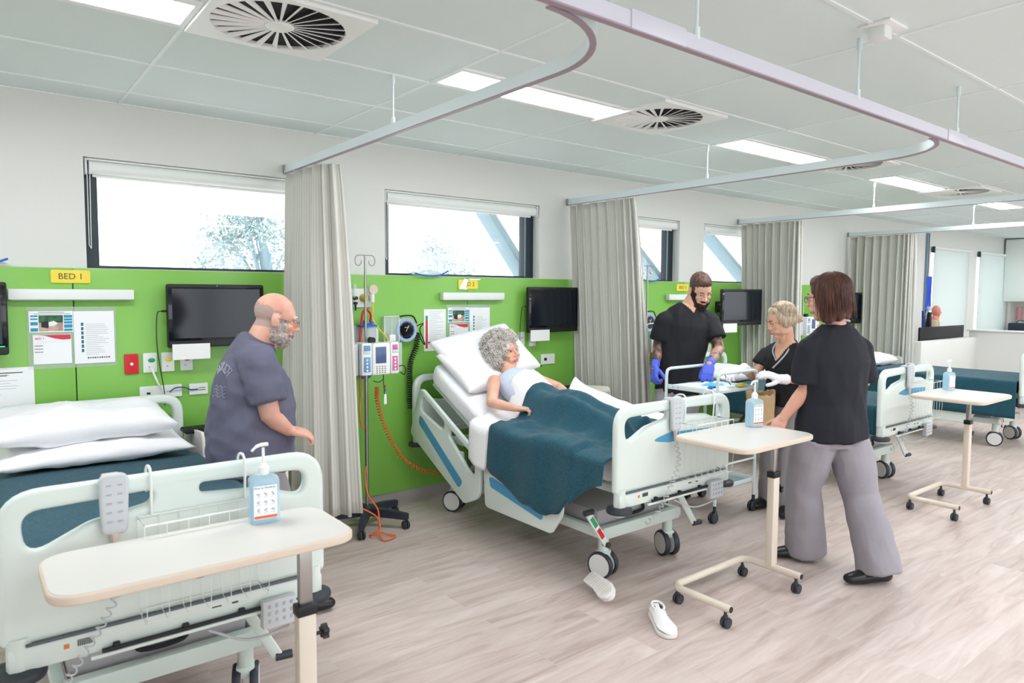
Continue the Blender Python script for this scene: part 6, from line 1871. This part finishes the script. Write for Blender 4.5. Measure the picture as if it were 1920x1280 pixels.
# cloths are laid over whatever lies beneath them
from mathutils.bvhtree import BVHTree
mattv = [p + BO for p in vs]
trees = [BVHTree.FromPolygons(trunk.v, trunk.f), BVHTree.FromPolygons(mattv, fs)]
def height(x, y, lo=.0):
    z = lo
    for tr in trees:
        h = tr.ray_cast(V((x, y, 2)), V((0, 0, -1)))
        if h[0] is not None: z = max(z, h[0].z)
    return z
def drape(name, label, cat, m, y0, y1, xl, xr, dl, dr, nx=70, ny=70, off=.012, tent=25, th=.006, edge=None, drop=None, wrk=.006, seed=1, hx=.455, sc=6, grp=None, raise_=None, outw=.03):
    """cloth from y0 (head side) to y1; covers x in [xl,xr], hanging dl / dr beyond the mattress edge"""
    cx = BO.x
    XX = {}
    Hh = []
    for i in range(nx + 1):
        row = []
        for j in range(ny + 1):
            yy = y0(i / nx) if callable(y0) else y0; y = yy + (y1 - yy) * j / ny
            X_ = xl + ((xr(j / ny) if callable(xr) else xr) - xl) * i / nx; XX[i, j] = X_; x = max(min(X_, cx + .42), cx - .42); row.append(max(height(x, y), .735))
        Hh.append(row)
    base = [r[:] for r in Hh]
    for _ in range(tent):
        N_ = [r[:] for r in Hh]
        for i in range(1, nx):
            for j in range(1, ny):
                N_[i][j] = max(base[i][j], (Hh[i - 1][j] + Hh[i + 1][j] + Hh[i][j - 1] + Hh[i][j + 1]) / 4 - .0004)
        Hh = N_
    P = {}
    nl = 14 if (dl or drop) else 0; nr = 10 if dr else 0
    W = hx
    def pt(i, j):
        v = j / ny
        if i < 0:
            k = -i / nl; yy = y0(0) if callable(y0) else y0; y = yy + (y1 - yy) * v
            D = drop(v) if drop else dl
            z0 = Hh[0][j] + off; a = min(k * 4, 1) * PI / 2; r = .03
            x = XX[0, j] - (outw(v) if callable(outw) else outw) * math.sin(a) - .012 * math.sin(y * 19 + seed) * k - .015 * k; z = z0 - r * (1 - math.cos(a)) - max(0, k - .2) / .8 * D
            return V((x, y, z))
        if i > nx:
            k = (i - nx) / nr; yy = y0(1) if callable(y0) else y0; y = yy + (y1 - yy) * v; z0 = Hh[nx][j] + off; a = min(k * 4, 1) * PI / 2; r = .03
            return V((XX[nx, j] + r * math.sin(a) + .01 * math.sin(y * 23) * k, y, z0 - r * (1 - math.cos(a)) - max(0, k - .2) / .8 * dr))
        yy = y0(i / nx) if callable(y0) else y0; y = yy + (y1 - yy) * v
        z = Hh[i][j] + off
        if raise_: z += raise_(XX[i, j], y)
        return V((XX[i, j], y, z))
    I0, I1 = -nl, nx + nr; n = I1 - I0
    def f(u, v):
        i = I0 + int(round(u * n)); j = int(round(v * ny)); p = pt(i, j)
        r = noise.fractal(V((p.x * sc + seed, p.y * sc * .7, p.z * 3)), .8, 2, 3)
        rg = 1 - abs(noise.noise(V((p.x * 3.2 + p.y * 2 + seed, p.y * 2.2 - p.x * 1.5, seed)))) * 2.5
        return p + V((0, 0, 1)) * (wrk * r + wrk * .9 * max(rg, 0)) + V((wrk * .6 * r if i < 0 or i > nx else 0, 0, 0))
    mb = MB(m).grid(f, n, ny, 0); c = V((cx, (y1 + (y0(0) if callable(y0) else y0)) / 2, .74))
    drape.last = ([p.copy() for p in mb.v], list(mb.f)); mb.shift(c); ob = mb.build(name, loc=c, sharp=180); sd = ob.modifiers.new('th', 'SOLIDIFY'); sd.thickness = th; sd.offset = 1
    return tag(ob, label, cat, grp)
# white sheet over the waist and along the right side of the bed
drape('bed_sheet', 'white sheet over the patient\'s waist, folded out over the near side of the bed', 'sheet', 'linen_white', lambda u: -.99 + .02 * math.sin(u * 6), -1.95, BO.x - .43, BO.x + .44, .20, .10, off=.026, tent=30, wrk=.012, seed=3,
      drop=lambda v: .24 if v < .20 else .02, outw=lambda v: .10 if v < .20 else .03, raise_=lambda x, y: max(0, min(.19, .19 + (y + 1.0) * .14)) * math.exp(-((x - BO.x - .40) / .10) ** 2))
trees.append(BVHTree.FromPolygons(*drape.last))
def dropf(v):
    y = -1.14 + (-2.19 + 1.14) * v
    K = [(-1.14, .24), (-1.25, .28), (-1.45, .36), (-1.72, .42), (-1.85, .36), (-2.03, .17), (-2.19, .10)]
    for (a, p), (c, q) in zip(K, K[1:]):
        if c <= y <= a: return p + (q - p) * (a - y) / (a - c)
    return .1
drape('blanket', 'dark teal blanket over the patient\'s raised knees, hanging off the bed\'s near side', 'blanket', 'teal', lambda u: -1.20 + .06 * math.sin(min(1, max(0, (u - .12) / .6)) * PI) - .12 * max(0, (u - .7) / .3), -2.19, BO.x - .445, (lambda v: BO.x + .20 + .20 * v ** 1.3), 0, .03, off=.016, tent=90, wrk=.012, seed=7, drop=dropf, th=.008, outw=.085, grp=None)
# ------------------------------------------------------------------ daylight, camera, output look
w = bpy.data.worlds.new('sky'); SC.world = w; w.use_nodes = True
w.node_tree.nodes['Background'].inputs[0].default_value = (.93, .97, 1, 1)
w.node_tree.nodes['Background'].inputs[1].default_value = 1.6
cd = bpy.data.cameras.new('camera'); cam = bpy.data.objects.new('camera', cd); COL.objects.link(cam)
R = Matrix(((0.7856427, 0.0384514, -0.6174844), (-0.6186585, 0.0572274, -0.7835730), (0.0052076, 0.9976204, 0.0687486)))
cam.matrix_world = Matrix.Translation((0, -4.66379, 1.607)) @ R.to_4x4()
cd.sensor_width = 36; cd.lens = 24.3893; cd.clip_start = .05; cd.clip_end = 200
cd.dof.use_dof = True; cd.dof.focus_distance = 4.6; cd.dof.aperture_fstop = 4.0
SC.camera = cam
SC.view_settings.view_transform = 'Standard'; SC.view_settings.look = 'None'
SC.view_settings.gamma = 1; SC.view_settings.exposure = .90; SC.view_settings.use_curve_mapping = False
SC.cycles.max_bounces = 8; SC.cycles.diffuse_bounces = 5; SC.cycles.transparent_max_bounces = 12
SC.cycles.use_denoising = True; SC.cycles.sample_clamp_indirect = 6
SC.cycles.caustics_reflective = False; SC.cycles.caustics_refractive = False
